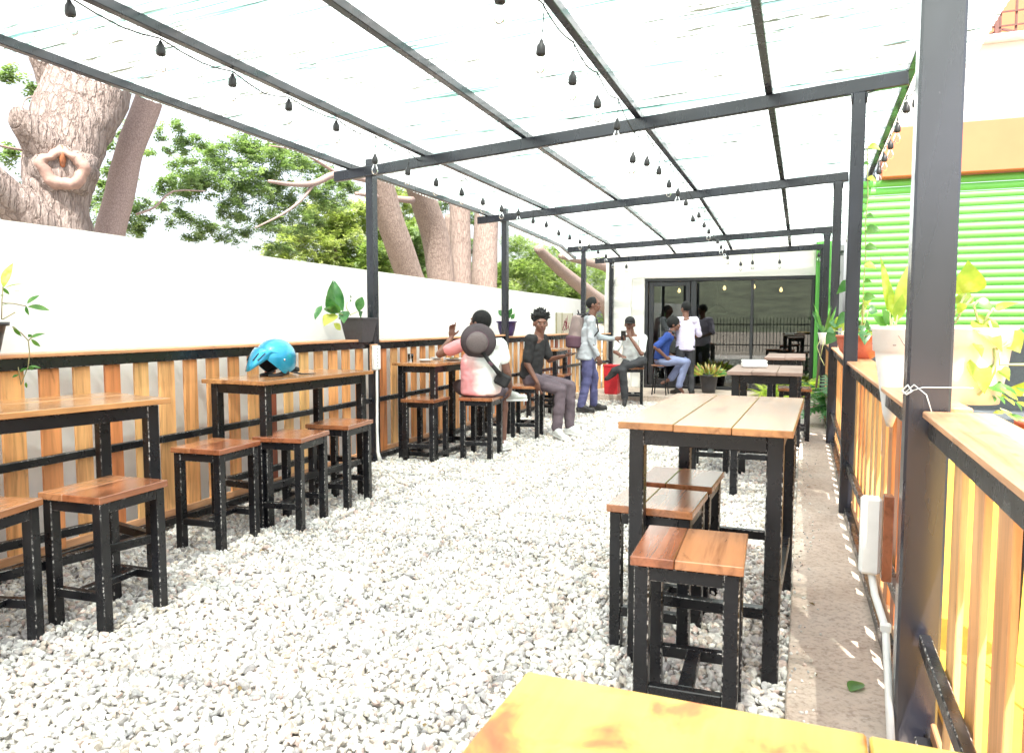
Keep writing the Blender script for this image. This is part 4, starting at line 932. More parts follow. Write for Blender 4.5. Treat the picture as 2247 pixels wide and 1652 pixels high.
pot('round purple pot on the left fence beside the second post', (-3.95, 9.93, 1.16), [(.09, 0), (.12, .10), (.135, .19), (.15, .192), (.15, .21), (.13, .21)], 'purple')
pp = plant('small bright green leafy plant in the purple pot', (-3.95, 9.93, 1.36))
for i in range(16):
    a = random.uniform(0, 2 * PI); h = random.uniform(.05, .26) if i % 2 else random.uniform(.02, .12); q = Vector((-3.95 + .05 * math.cos(a), 9.93 + (-.06 if i % 2 else .06) + .04 * math.sin(a), 1.36 + h * .5))
    leaf(pp, q, q + Vector((.05 * math.cos(a), .07 * math.sin(a), h * .6)), .055, 'leafd', n=5)
pot('small white planter box on the left fence near the cafe corner', (-3.76, 13.0, 1.15), [(.08, 0), (.11, .12), (.13, .125), (.13, .14), (.11, .14)], 'white', n=4, square=True)
sp_ = thing('wall_speaker', 'small black loudspeaker box above the white planter near the cafe corner', 'speaker', (-3.78, 13.12, 1.42), 0); MB().box((0, 0, 0), (.12, .12, .17), .01).build('case', 'pot_black', sp_); MB().lathe([(.045, 0), (.045, .006), (.01, .003)], n=14, T=Matrix.Translation((0, -.06, .0)) @ Matrix.Rotation(PI / 2, 4, 'X')).build('cone', 'rubber', sp_)

# right side
cone = thing('cone_planter', 'tall white cone-shaped planter hung on the inside of the right fence before the big post', 'plant pot', (.352, 3.62, .92))
MB().lathe([(.012, 0), (.03, .06), (.066, .30), (.068, .325), (.078, .33), (.082, .415), (.088, .42), (.088, .435), (.078, .435), (.07, .40)], n=26).build('pot', 'white', cone)
MB().tube([(.0, 0, .43), (.05, -.3, .3), (.06, -.98, .16)], .0012, 4).build('wire', 'rust', cone)
MB().tube([(-.084, .0, .36), (0, -.084, .355), (.084, 0, .36), (0, .084, .355), (-.084, 0, .36)], .0015, 4).build('wire_loop', 'rust', cone)
pc0 = plant('pale upright shoots and yellow leaf growing out of the white cone planter', (.352, 3.62, 1.34))
for (dx, dz, w_, mm) in ((-.055, .30, .035, 'leafp'), (-.02, .20, .03, 'leafp'), (.05, .26, .07, 'leafy'), (.03, .14, .05, 'leafp'), (-.045, .08, .05, 'leafg'), (-.08, .05, .045, 'leafg')):
    leaf(pc0, (.352 + dx * .3, 3.62, 1.34 + dz * .25), (.352 + dx, 3.60, 1.35 + dz), w_, mm)
    MB().tube([(dx * .1, 0, -.03), (dx * .3, 0, dz * .25)], .004, 6).build('stem', 'stemp', pc0)
pot('large white pot standing on the right fence cap just right of the big black post', (.545, 3.12, 1.085), [(.105, 0), (.125, .12), (.135, .2), (.145, .205), (.15, .262), (.155, .268), (.135, .268), (.13, .24)], 'white', n=30)
pc = plant('large pothos with blown-out yellow leaves spilling from the large white pot', (.545, 3.12, 1.35))
for i, (ax_, ay_, az_, bx_, by_, bz_, wd) in enumerate(PLANT_C):
    leaf(pc, (ax_, ay_ + random.uniform(-.04, .06), az_), (bx_, by_ + random.uniform(-.08, .06), bz_), wd, 'leafp' if i not in (3, 10) else 'leafg', n=9, shape='heart', fold=.2)
stems(pc, STEMS_C, 'stemp', .0045)
for i in range(46):                                                      # small leaves low by the cap
    q = Vector((.60 + random.uniform(-.02, .24), 2.95 + random.uniform(-.55, .3), 1.07 + random.uniform(-.02, .07))); a = random.uniform(0, 2 * PI)
    leaf(pc, q, q + Vector((.05 * math.cos(a), .05 * math.sin(a), random.uniform(-.01, .04))), .016, random.choice(['leafg', 'leafp', 'leafp', 'leafr'] if i % 6 == 0 else ['leafg', 'leafp']), n=4)
pot('small terracotta pot standing beside the large pothos, at the right edge', (.86, 3.2, .80), [(.09, 0), (.12, .1), (.13, .2), (.14, .2), (.14, .22), (.12, .22)], 'terra')
stand = thing('plant_stand', 'dark metal plant stand outside the right fence', 'stand', (.86, 3.2, .0)); MB().lathe([(.14, .785), (.14, .80), (.01, .8)], n=20).build('plate', 'black', stand)
for a in (0, 2.1, 4.2): MB().tube([(.12 * math.cos(a), .12 * math.sin(a), .79), (.15 * math.cos(a), .15 * math.sin(a), 0.012)], .008, 6).build('leg', 'black', stand)
pot('round terracotta bowl on the right fence cap behind the second right post', (.40, 6.45, 1.083), [(.085, 0), (.10, .01), (.145, .06), (.165, .12), (.17, .165), (.18, .168), (.18, .182), (.16, .182)], 'terra')
pt = plant('heart-leaved green pothos filling the round terracotta bowl', (.40, 6.45, 1.26))
for i in range(46):
    a = random.uniform(0, 2 * PI); r_ = random.uniform(.02, .22); h = random.uniform(-.08, .22) * (1.2 - r_ * 3) + .02
    q = Vector((.40 + r_ * math.cos(a), 6.45 + r_ * math.sin(a) * .9, 1.27 + h)); L_ = random.uniform(.07, .13)
    leaf(pt, q, q + Vector((L_ * .6 * math.cos(a), L_ * .5 * math.sin(a), -L_ * random.uniform(-.4, .9))), L_ * .8, random.choice(['leafg', 'leafd', 'leafp']), shape='heart', n=6)
    if i % 3 == 0: MB().tube([(0, 0, -.02), q - pt.location], .003, 5).build('stem', 'stemp', pt)
vine = plant('hanging pothos vine climbing beside the second right post', (.37, 6.0, 1.3), 'vine')
vp = [(.372, 5.92, 2.62), (.376, 5.92, 2.45), (.385, 5.92, 2.25), (.375, 5.93, 2.05), (.385, 5.94, 1.85), (.378, 5.95, 1.62), (.39, 6.1, 1.35)]
stems(vine, [vp], 'stemp', .004)
for z, s_, L_ in ((2.60, 1, .09), (2.38, 1, .07), (2.25, -1, .05), (2.02, 1, .12), (1.9, 1, .10), (1.78, 1, .09), (1.66, 1, .06), (2.48, -1, .05), (1.55, 1, .10), (2.12, 1, .06)):
    q = Vector((.38, 5.90, z)); leaf(vine, q, q + Vector((s_ * L_ * .8, -.02, -L_ * random.uniform(.1, .6))), L_ * .7, random.choice(['leafg', 'leafp']), shape='heart', n=6)
for z in (1.75, 1.98): q = Vector((.255, 6.0, z - .35)); leaf(vine, q + Vector((.03, 0, .03)), q + Vector((-.05, 0, -.06)), .08, 'leafd', shape='heart')
hp = thing('hanging_pot', 'small white pot hung on the far right post with a spiky plant', 'plant pot', (.185, 8.72, 1.12)); MB().lathe([(.035, 0), (.05, .08), (.06, .12), (.066, .13), (.05, .13)], n=18).build('pot', 'white', hp)
ph = plant('spiky leaves growing upward from the small white pot on the far right post', (.185, 8.72, 1.25))
for i in range(13):
    a = random.uniform(0, 2 * PI); q = Vector((.185, 8.72, 1.24)); leaf(ph, q + Vector((.01 * math.cos(a), 0, 0)), q + Vector((.12 * math.cos(a), .1 * math.sin(a), random.uniform(.08, .32))), .03, random.choice(['leafg', 'leafd']))
stems(ph, [[(.17, 8.7, 1.22), (.12, 8.68, 1.1), (.16, 8.67, .98), (.20, 8.67, .9)], [(.19, 8.66, 1.2), (.16, 8.65, 1.0)]], 'stemp', .004)
pl = thing('leaning_plank', 'rough dark plank leaning against the far right posts', 'plank', (.14, 12.0, .0)); MB().beam((0, 0, .02), (.10, -.05, 1.22), .03, .14, .01, up=(0, 1, 0)).build('plank', 'bark_plank', pl)
# croton by the door
pot('black pot with a red and green croton beside the standing man in the lilac shirt', (-1.57, 13.62, .1), [(.11, 0), (.13, .12), (.155, .29), (.17, .292), (.17, .315), (.15, .315)], 'pot_black')
cr_ = plant('bushy croton with pink, green and yellow leaves in the black pot by the glass', (-1.57, 13.62, .40))
for i in range(110):
    a = random.uniform(0, 2 * PI); e = random.uniform(.05, 1.3); q = Vector((-1.57 + .08 * math.cos(a), 13.62 + .08 * math.sin(a), .40)); L_ = random.uniform(.16, .34)
    dd = Vector((math.cos(a) * math.cos(e), math.sin(a) * math.cos(e), math.sin(e) * .8)); leaf(cr_, q + dd * L_ * .35, q + dd * L_, .04, random.choice(['leafr', 'leafr', 'leafg', 'leafy']), n=4)
def fern(name, label, c, n, L0, m, nl=9):
    f = thing(name, label, 'plant', c); VV = []; FF = []
    for i in range(n):
        a = random.uniform(0, 2 * PI); L_ = L0 * random.uniform(.6, 1.1); e = random.uniform(.6, 1.35)
        prev = Vector((random.uniform(-.08, .08), random.uniform(-.08, .08), 0))
        for k in range(nl):
            u = (k + 1) / nl; el = e - 1.3 * u; p = prev + Vector((math.cos(a) * math.cos(el), math.sin(a) * math.cos(el), math.sin(el))) * L_ / nl
            sd = Vector((-math.sin(a), math.cos(a), -.25)); w_ = L_ * .16 * math.sin(PI * (u * .9 + .08))
            for s_ in (-1, 1):
                o = len(VV); tip = p + Vector((sd.x * s_, sd.y * s_, sd.z)) * w_ + Vector((math.cos(a), math.sin(a), 0)) * w_ * .4
                VV += [prev, p, tip, prev.lerp(tip, .55)]; FF.append((o, o + 1, o + 2, o + 3))
            prev = p
    MB().add(VV, FF).build('fronds', m, f); return f
fern('fern', 'bright yellow-green fern clump between the third right table and the green column', (.02, 13.5, .1), 90, .75, 'leafp')
fern('palm', 'dark feathery palm clump behind the far right posts', (.42, 10.9, .1), 46, 1.0, 'leafd', 12)
fern('low_fern', 'small bright fern showing under the second right table', (-.55, 13.3, .1), 50, .4, 'leafp')

# ------------------------------------------------------------------ helmet on the table
hm = thing('helmet', 'glossy sky-blue open-face motorcycle helmet with a pointed peak', 'helmet', (-3.56, 4.42, .982), R(-18))
def helmet_shell(off, m, name):
    """shell: +y is the back of the head, -y the peak"""
    V = []; F = []; nu, nv = 72, 34
    for j in range(nv + 1):
        for i in range(nu):
            a = 2 * PI * i / nu; c_ = math.cos(a); s_ = math.sin(a)           # c_: right, s_: back
            front = max(0, -s_)
            # lower rim height depends on the azimuth: brow high at the front, deep at the ears, raised nape
            ear = max(0, abs(c_)) ** 3
            rim = .055 + .10 * front ** 1.2 + .0 * max(0, s_) - .035 * ear + .02 * max(0, s_) ** 2
            rim = max(.012, rim)
            top = .268
            v = j / nv; z = rim + (top - rim) * v
            hh = (z - .125) / (top - .125) if z > .125 else (z - .125) / .19
            rr = math.sqrt(max(0, 1 - min(1, abs(hh)) ** (2.1 if z > .125 else 2.4)))
            rx = .125 * rr + off; ry = .152 * rr + off
            V.append((rx * c_, ry * s_ + .012, z + off * v))
    for j in range(nv):
        for i in range(nu): a = j * nu + i; b2 = j * nu + (i + 1) % nu; F.append((a, b2, b2 + nu, a + nu))
    F.append(tuple(range(nv * nu, nv * nu + nu)))
    return MB().add(V, F, True).build(name, m, hm)
helmet_shell(0, 'helmet', 'shell'); helmet_shell(-.008, 'pot_black', 'lining')
vs = []; fs = []; nn_ = 32                                               # peak: sweeps forward and down from the brow
for i in range(nn_ + 1):
    a = -PI / 2 + (i / nn_ - .5) * 2.5; c_ = math.cos(a); s_ = math.sin(a); k = math.sin(PI * i / nn_)
    for u in (0, .17, .33, .5, .66, .83, 1):
        r0 = Vector((.122 * c_, .150 * s_ + .012, .165 + .045 * k)); tipv = Vector((.100 * c_, -.235 * k + .10 * s_ * (1 - k) + .01, .165 - .125 * k))
        p = r0.lerp(tipv, u); p.z += .03 * math.sin(PI * u) * k; vs.append(p)
for i in range(nn_):
    for u in range(6): a = i * 7 + u; fs.append((a, a + 1, a + 8, a + 7))
pk = MB().add(vs, fs, True).build('peak', 'helmet', hm); md = pk.modifiers.new('t', 'SOLIDIFY'); md.thickness = .004
for sx in (-1, 1):
    for k in range(2): MB().beam((sx * (.035 + .03 * k), -.195 + .02 * k, .118), (sx * (.05 + .035 * k), -.155 + .03 * k, .168), .006, .006).build('vent_slot', 'rubber', hm)
    MB().lathe([(.007, -.004), (.007, .004), (.002, .006)], n=10, T=Matrix.Translation((sx * .127, .0, .12)) @ Matrix.Rotation(PI / 2 * sx, 4, 'Y')).build('stud', 'chrome', hm)
    MB().tube([(sx * .10, .05, .03), (sx * .07, -.02, .008), (sx * .05, -.08, .006)], [.02, .016, .012], 8).build('cheek_pad', 'rubber', hm)
MB().tube([(.09, .08, .03), (.10, .16, .008), (.11, .26, .006), (.08, .3, .006)], [.008, .006, .004, .003], 6).build('chin_strap', 'rubber', hm)
MB().tube([(-.06, .15, .04), (0, .166, .035), (.06, .15, .04)], [.02, .024, .02], 8).build('nape_pad', 'rubber', hm)

# ------------------------------------------------------------------ power boxes, conduits, small things
eb = thing('power_box', 'white socket box on the first left post beside the helmet table', 'socket box', (-3.865, 6.30, 1.02), 0)
MB().box((0, 0, 0), (.04, .11, .235), .008).build('case', 'white', eb); MB().box((-.027, 0, .0), (.016, .13, .26), .002).build('back_board', 'cap', eb)
for i in range(6): MB().box((.021, -.01, .085 - i * .033), (.004, .012, .007), .001).build('socket_slot', 'pot_grey', eb)
cd = MB().tube([(-3.86, 6.30, .90), (-3.862, 6.30, .6), (-3.865, 6.30, .3), (-3.86, 6.30, .1), (-3.83, 6.29, .01)], [.013, .013, .013, .016, .022], 10).build('conduit', 'white'); thing(None, 'white conduit running down from the socket box on the first left post', 'pipe', ob=cd)
eb2 = thing('power_box', 'blank white power box on a wooden block before the big right post', 'power box', (.232, 2.88, .628), 0)
MB().box((0, 0, 0), (.068, .05, .275), .010).build('case', 'white', eb2)
MB().box((.052, -.02, .0), (.032, .05, .30), .003).build('wooden_block', 'seat', eb2)
cd = MB().tube([(.240, 2.885, .49), (.252, 2.87, .42), (.283, 2.80, .33), (.288, 2.72, .2), (.292, 2.60, .02)], .0125, 12).build('conduit', 'white'); thing(None, 'white conduit bending down from the blank power box on the right', 'pipe', ob=cd)
MB().box((.283, 2.795, .333), (.034, .03, .028), .004).build('clamp', 'white', cd)
tw = thing('twine', 'thin white twine knotted round the big black post at cap height', 'string', (.365, 2.70, 1.16))
MB().tube([(-.075, -.06, -.01), (-.02, -.062, .012), (.075, -.058, .014), (.12, -.04, .012)], .0018, 5).build('strand', 'twine', tw)
MB().tube([(-.072, -.062, -.01), (-.045, -.068, .02), (-.01, -.072, -.01), (.008, -.09, -.075)], .0018, 5).build('loose_end', 'twine', tw)
MB().tube([(-.076, -.06, .0), (-.062, -.066, .018), (-.05, -.07, .0), (-.064, -.066, -.012), (-.076, -.06, .0)], .003, 5).build('knot', 'twine', tw)
ar = thing('art_panel', 'cream door panel with crimson floral scribble on the white wall', 'panel', (-4.225, 13.55, 1.27))
MB().box((0, 0, 0), (.02, 1.0, .50), .003).build('board', 'paper', ar)
for y in (-.5, -.18, .5): MB().box((.012, y, 0), (.012, .02, .50), .001).build('strip', 'stem', ar)
rs = random.Random(4); sb = MB()
for i in range(16):
    a = rs.uniform(0, 2 * PI); y0, z0 = .12 + rs.uniform(-.12, .12), rs.uniform(-.12, .05); pts = []
    for k in range(6): a += rs.uniform(-.7, .7); y0 += .035 * math.cos(a); z0 += .035 * math.sin(a); pts.append((.0125, max(-.15, min(.45, y0)), max(-.22, min(.22, z0))))
    sb.tube(pts, rs.uniform(.003, .007), 5)
sb.build('floral_print', 'crimson', ar)
rb = thing('red_crate', 'bright red plastic bin standing behind the man in the black cap', 'bin', (-3.12, 12.85, .1))
MB().lathe([(.15, 0), (.165, .03), (.18, .48), (.195, .485), (.195, .51), (.17, .51)], n=4).build('body', 'red', rb, (0, 0, 0), PI / 4)
for f in rb.children[0].data.polygons: f.use_smooth = False
for i, (x, y, r_) in enumerate([(-3.62, 6.85, .085), (-3.45, 7.15, .11), (-3.70, 7.25, .07)]):
    pz = thing('plate', ['small glass bowl at the near end of the pink-shirted man\'s table', 'white plate with food at the pink-shirted man\'s elbow', 'small white saucer at the fence side of the pink-shirted man\'s table'][i], 'dish', (x, y, .962))
    MB().lathe([(r_ * .55, 0), (r_ * .6, .004), (r_, .018), (r_ * .97, .02), (r_ * .5, .007)], n=24).build('dish', 'ceramic', pz)
    if i == 1:
        for k in range(7): MB().lathe([(.004, 0), (.018, .008), (.014, .02), (.003, .024)], n=7).build('food', 'leafr' if k % 2 else 'stem', pz, (random.uniform(-.05, .05), random.uniform(-.05, .05), .007))
gl = thing('drinking_glass', 'clear drinking glass lying by the bowl on the pink-shirted man\'s table', 'glass', (-3.72, 6.72, .962)); MB().lathe([(.026, 0), (.03, .08), (.028, .08), (.024, .004)], n=16).build('glass_body', 'bulb_glass', gl)
wb_ = thing('white_box', 'white foam food box lying on the second right table', 'box', (-.40, 6.72, .982), R(10)); MB().box((0, 0, .022), (.20, .16, .04), .008).build('tray', 'white', wb_); MB().box((0, 0, .052), (.20, .16, .018), .007).build('lid', 'white', wb_)
lf = thing('fallen_leaf', 'yellow-green fallen leaf lying on the concrete path', 'leaf', (.215, 2.98, .024)); leaf(lf, (.19, 2.95, .022), (.235, 3.03, .026), .06, 'leafg', nrm=(0, 0, 1))
for i, (x, y, w_) in enumerate([(-.9, 9.6, 0), ]): pass

# ------------------------------------------------------------------ people
def remesh(m_, voxel, smooth=3, fac=.5):
    o = bpy.data.objects.new('tmp', m_.mesh('tmp')); C.objects.link(o)
    r = o.modifiers.new('r', 'REMESH'); r.mode = 'VOXEL'; r.voxel_size = voxel
    s_ = o.modifiers.new('s', 'SMOOTH'); s_.factor = fac; s_.iterations = smooth
    dg = bpy.context.evaluated_depsgraph_get(); me = bpy.data.meshes.new_from_object(o.evaluated_get(dg))
    tm = o.data; bpy.data.objects.remove(o); bpy.data.meshes.remove(tm); 
    me.polygons.foreach_set('use_smooth', [True] * len(me.polygons)); return me
UV = []
for j in range(9):
    for i in range(16): a = 2 * PI * i / 16; e = -PI / 2 + PI * (j + .5) / 9; UV.append((math.cos(a) * math.cos(e), math.sin(a) * math.cos(e), math.sin(e)))
UF = [(j * 16 + i, j * 16 + (i + 1) % 16, (j + 1) * 16 + (i + 1) % 16, (j + 1) * 16 + i) for j in range(8) for i in range(16)] + [tuple(range(16))[::-1], tuple(range(128, 144))]
def ell(m_, c, r, T=None, rot=None):
    Q = Matrix.Translation(c) @ (rot.to_4x4() if rot is not None else Matrix()) @ Matrix.Diagonal((*r, 1))
    if T is not None: Q = T @ Q
    m_.add(UV, UF, True, Q)
def cap(m_, a, b_, ra, rb, n=4):
    a = Vector(a); b_ = Vector(b_); d = b_ - a; L_ = d.length or 1e-4; st = max(2, int(L_ / max(.012, min(ra, rb) * .8)))
    m_.tube([a, b_], [ra, rb], 14); ell(m_, a, (ra,) * 3); ell(m_, b_, (rb,) * 3)
def slab(m_, a, b_, wa, da, wb, db, side):
    """elliptic loft from a to b; side = unit vector of the width"""
    a = Vector(a); b_ = Vector(b_); d = (b_ - a); t = d.normalized(); sd = (Vector(side) - t * Vector(side).dot(t)).normalized(); fw = t.cross(sd)
    rot = Matrix((sd, fw, t)).transposed()
    k = 8; n = 20; vs = []
    for i in range(k + 1):
        u = i / k; c = a + d * u
        for j in range(n): an = 2 * PI * j / n; vs.append(c + sd * math.cos(an) * (wa + (wb - wa) * u) + fw * math.sin(an) * (da + (db - da) * u))
    fs = [(i * n + j, i * n + (j + 1) % n, (i + 1) * n + (j + 1) % n, (i + 1) * n + j) for i in range(k) for j in range(n)] + [tuple(range(n))[::-1], tuple(range(k * n, k * n + n))]
    m_.add(vs, fs, True); ell(m_, a, (wa, da, .03), rot=rot); ell(m_, b_, (wb, db, .04), rot=rot)
def fingers(m_, wrist, direc, palmn, size=1.0, curl=.5, point=False, thumbside=1):
    w_ = Vector(wrist); d = Vector(direc).normalized(); n = Vector(palmn); n = (n - d * n.dot(d)).normalized(); s_ = d.cross(n) * thumbside
    pc_ = w_ + d * .045 * size
    rot = Matrix((s_, d, n)).transposed(); ell(m_, pc_, (.038 * size, .052 * size, .017 * size), rot=rot)
    for i, (off, L_) in enumerate(((.029, .072), (.010, .080), (-.010, .074), (-.028, .058))):
        c_ = 0.05 if (point and i == 0) else curl
        p = w_ + d * .085 * size + s_ * off * size; dd = d + s_ * off * 3.5
        for k, f in enumerate((.45, .32, .23)):
            dd = (dd + n * c_ * (.55 + .3 * k)).normalized(); q = p + dd * L_ * size * f; cap(m_, p, q, .0088 * size, .008 * size); p = q
    p = w_ + d * .03 * size + s_ * .03 * size; dd = (s_ * .8 + d * .7 + n * .3).normalized()
    for k, f in enumerate((.5, .5)): q = p + dd * .06 * size * f; cap(m_, p, q, .0115 * size, .0095 * size); p = q; dd = (dd + d * .5 + n * .3).normalized()
def wrinkle(me, amp, sc, seed=0):
    n = len(me.vertices); co = np.empty(n * 3, np.float32); me.vertices.foreach_get('co', co); co = co.reshape(-1, 3)
    no = np.empty(n * 3, np.float32); me.vertices.foreach_get('normal', no); no = no.reshape(-1, 3)
    d = np.array([noise.noise(Vector((p[0] * sc + seed, p[1] * sc, p[2] * sc * 1.6))) + .5 * noise.noise(Vector((p[0] * sc * 2.3, p[1] * sc * 2.3 + seed, p[2] * sc * 3.4))) for p in co.tolist()])
    co += no * (d * amp)[:, None]; me.vertices.foreach_set('co', co.ravel()); me.update()
def person(label, loc, rz, J, skin='skin1', scale=1.0, head=(0, 0), hair='short', shirt=('white_tee', .32), trousers=('dark_jeans', 1.0), shoes=('shoe_b', 'shoe_b'), bulk=1.0, hands=None, cat='person', sleeves=.55, shorts=False, hair_m='hair', shirt_hem=.0, voxel=.007):
    root = thing('person', label, cat, loc, rz); root.scale = (scale,) * 3
    g = {k: Vector(v) for k, v in J.items()}
    sd = (g['sR'] - g['sL']).normalized(); hd = (g['hR'] - g['hL']).normalized(); B_ = bulk
    b = MB()
    slab(b, g['pel'], g['chest'], .145 * B_, .105 * B_, .150 * B_, .105 * B_, sd)
    ell(b, g['pel'], (.155 * B_, .115 * B_, .11)); slab(b, g['chest'], g['neck'] + Vector((0, 0, -.06)), .155 * B_, .105, .11, .07, sd)
    cap(b, g['sL'], g['sR'], .055, .055)
    cap(b, g['neck'] + Vector((0, 0, -.07)), g['head'] + Vector((0, 0, -.06)), .062, .056)
    for s_ in 'LR':
        cap(b, g['s' + s_], g['e' + s_], .048 * B_, .036 * B_ ** .5); cap(b, g['e' + s_], g['w' + s_], .038 * B_ ** .5, .024)
        cap(b, g['h' + s_], g['k' + s_], .082 * B_ ** .5, .052); cap(b, g['k' + s_], g['a' + s_], .05, .034)
        mid = g['k' + s_].lerp(g['a' + s_], .3); ell(b, mid, (.052, .052, .07))
        cap(b, g['a' + s_] + (g['t' + s_] - g['a' + s_]) * -.12, g['t' + s_], .034, .024)
    T = Matrix.Translation(g['head']) @ Matrix.Rotation(head[0], 4, 'Z') @ Matrix.Rotation(head[1], 4, 'X')   # head faces +y
    ell(b, (0, -.008, .02), (.079, .096, .102), T); ell(b, (0, .028, -.045), (.060, .060, .060), T); ell(b, (0, .06, -.082), (.026, .022, .02), T)
    ell(b, (0, .088, -.012), (.011, .014, .024), T); ell(b, (0, .098, -.026), (.017, .014, .012), T); ell(b, (0, .082, .03), (.05, .012, .012), T)
    ell(b, (0, .080, -.055), (.024, .012, .012), T)
    for s_ in (-1, 1): ell(b, (s_ * .081, -.004, -.008), (.009, .020, .032), T); ell(b, (s_ * .04, .068, -.022), (.022, .018, .02), T)
    for s_ in 'LR':
        h = (hands or {}).get(s_, {}); dr_ = (g['w' + s_] - g['e' + s_]).normalized()
        fingers(b, g['w' + s_], h.get('d', dr_), h.get('n', (-1 if s_ == 'R' else 1, .3, 0)), 1.0, h.get('curl', .5), h.get('point', False), -1 if s_ == 'R' else 1)
    body = link('body', remesh(b, voxel, 2, .4), skin, root)
    for s_ in (-1, 1):
        e_ = MB(); ell(e_, (s_ * .031, .077, .004), (.0125, .008, .007), T); eo = e_.build('eye', 'eye', body)
        e_ = MB(); ell(e_, (s_ * .031, .0835, .004), (.0062, .004, .0062), T); e_.build('iris', 'iris', body)
        e_ = MB(); ell(e_, (s_ * .032, .084, .024), (.019, .005, .0042), T); e_.build('eyebrow', 'hair', body)
    e_ = MB(); ell(e_, (0, .0915, -.051), (.023, .006, .0045), T); ell(e_, (0, .0905, -.0595), (.020, .006, .005), T); e_.build('lips', 'lip', body)
    # hair
    if hair == 'afro':
        h_ = MB(); ell(h_, (0, -.025, .055), (.094, .105, .085), T); rr = random.Random(3)
        ell(h_, (0, .02, .10), (.075, .075, .05), T)
        for k in range(170):
            a = rr.uniform(0, 2 * PI); e = rr.uniform(-.15, 1.5); r0 = .082; L_ = rr.uniform(.03, .062) * (1 + .3 * math.sin(e))
            dv = Vector((math.cos(a) * math.cos(e), math.sin(a) * math.cos(e), math.sin(e)))
            if dv.y > .55 and e < .55: continue
            p = T @ (Vector((0, -.012, .055)) + Vector((dv.x * .078, dv.y * .088, dv.z * .07))); q = p + (T.to_3x3() @ (dv + Vector((rr.uniform(-.4, .4), rr.uniform(-.4, .4), rr.uniform(-.2, .5))))).normalized() * L_
            h_.tube([p, p.lerp(q, .5) + Vector((0, 0, .004)), q], [.016, .012, .003], 5)
        link('hair', remesh(h_, .007, 1, .3), hair_m, body)
    elif hair in ('short', 'fade', 'fringe'):
        h_ = MB(); z0 = {'short': .034, 'fade': .028, 'fringe': .040}[hair]; th = {'short': .010, 'fade': .006, 'fringe': .018}[hair]
        ell(h_, (0, -.020, z0), (.080 + th, .096 + th, .090 + th * 1.2), T)
        if hair == 'fringe': ell(h_, (0, .045, .075), (.062, .045, .035), T)
        if hair != 'fade':
            for k in range(60):
                a = random.uniform(0, 2 * PI); e = random.uniform(.3, 1.5); dv = Vector((math.cos(a) * math.cos(e), math.sin(a) * math.cos(e), math.sin(e)))
                ell(h_, Vector((0, -.018, z0)) + Vector((dv.x * .078, dv.y * .098, dv.z * .096)), (.013, .013, .011), T)
        me = remesh(h_, .006, 1, .4)
        link('hair', me, hair_m, body)
        body_h = body.children[-1]
    # garments
    sm, slen = shirt; s_ = MB(); pad = .016
    hem = g['pel'] + (g['pel'] - g['chest']).normalized() * shirt_hem
    slab(s_, hem, g['chest'], .165 * B_ + pad, .118 * B_ + pad, .155 * B_ + pad, .11 * B_ + pad * .8, sd)
    slab(s_, g['chest'], g['neck'] + Vector((0, 0, -.075)), .158 * B_ + pad, .11 + pad * .8, .115, .075, sd)
    cap(s_, g['sL'], g['sR'], .066, .066)
    for q in 'LR':
        e = g['s' + q].lerp(g['e' + q], min(1, sleeves * 1.6)); cap(s_, g['s' + q], e, .062 * B_ ** .5, .060 * B_ ** .5 if sleeves < .9 else .048)
        if sleeves > .9: cap(s_, g['e' + q], g['e' + q].lerp(g['w' + q], .92), .047, .036)
    me = remesh(s_, .009, 3); wrinkle(me, .010, 8, len(label)); link('shirt', me, sm, root)
    tm, tlen = trousers; t_ = MB()
    ell(t_, g['pel'] + Vector((0, 0, -.03)), (.152 * B_, .114 * B_, .11)); cap(t_, g['hL'], g['hR'], .09 * B_, .09 * B_)
    for q in 'LR':
        cap(t_, g['h' + q], g['k' + q], .096 * B_ ** .5, .072)
        if tlen > .5: cap(t_, g['k' + q], g['k' + q].lerp(g['a' + q], .94), .070, .062)
    me = remesh(t_, .009, 3); wrinkle(me, .013, 6, 3 + len(label)); link('shorts' if tlen <= .5 else 'trousers', me, tm, root)
    for q, shm in zip('LR', shoes):
        if not shm: continue
        d = g['t' + q] - g['a' + q]; d.z *= .7; dn = d.normalized(); m_ = MB()
        heel = g['a' + q] - dn * .035 + Vector((0, 0, -.04)) if abs(d.z) < .12 else g['a' + q] - dn * .03
        cap(m_, heel, g['t' + q] + dn * .02, .040, .036); cap(m_, g['a' + q], g['a' + q].lerp(g['t' + q], .55), .046, .038)
        so_ = link('shoe', remesh(m_, .007, 2), shm, root)
        if shm != 'shoe_b' or True:
            m2 = MB(); lo = Vector((0, 0, -.028)); slabm = 'white' if shm != 'shoe_b' else 'rubber'
            cap(m2, heel + lo, g['t' + q] + dn * .025 + lo * .9, .037, .034)
            me = remesh(m2, .008, 1); co = me.vertices; z0 = min(heel.z, g['t' + q].z) - .018
            for v in co:
                base = heel.z + (g['t' + q].z - heel.z) * max(0, min(1, (v.co - heel).dot(dn) / (d.length + .05)))
                v.co.z = max(base - .040, min(base - .014, v.co.z))
            link('sole', me, slabm, so_)
    return root, body, T
def stand(**k):
    J = dict(pel=(0, 0, .93), chest=(0, .0, 1.24), neck=(0, 0, 1.48), head=(0, .02, 1.62), sL=(-.185, 0, 1.40), sR=(.185, 0, 1.40), eL=(-.22, -.03, 1.12), eR=(.22, -.03, 1.12), wL=(-.22, .05, .88), wR=(.22, .05, .88),
             hL=(-.09, 0, .88), hR=(.09, 0, .88), kL=(-.10, .02, .48), kR=(.10, .02, .48), aL=(-.11, -.02, .085), aR=(.11, -.02, .085), tL=(-.12, .14, .045), tR=(.12, .14, .045)); J.update(k); return J
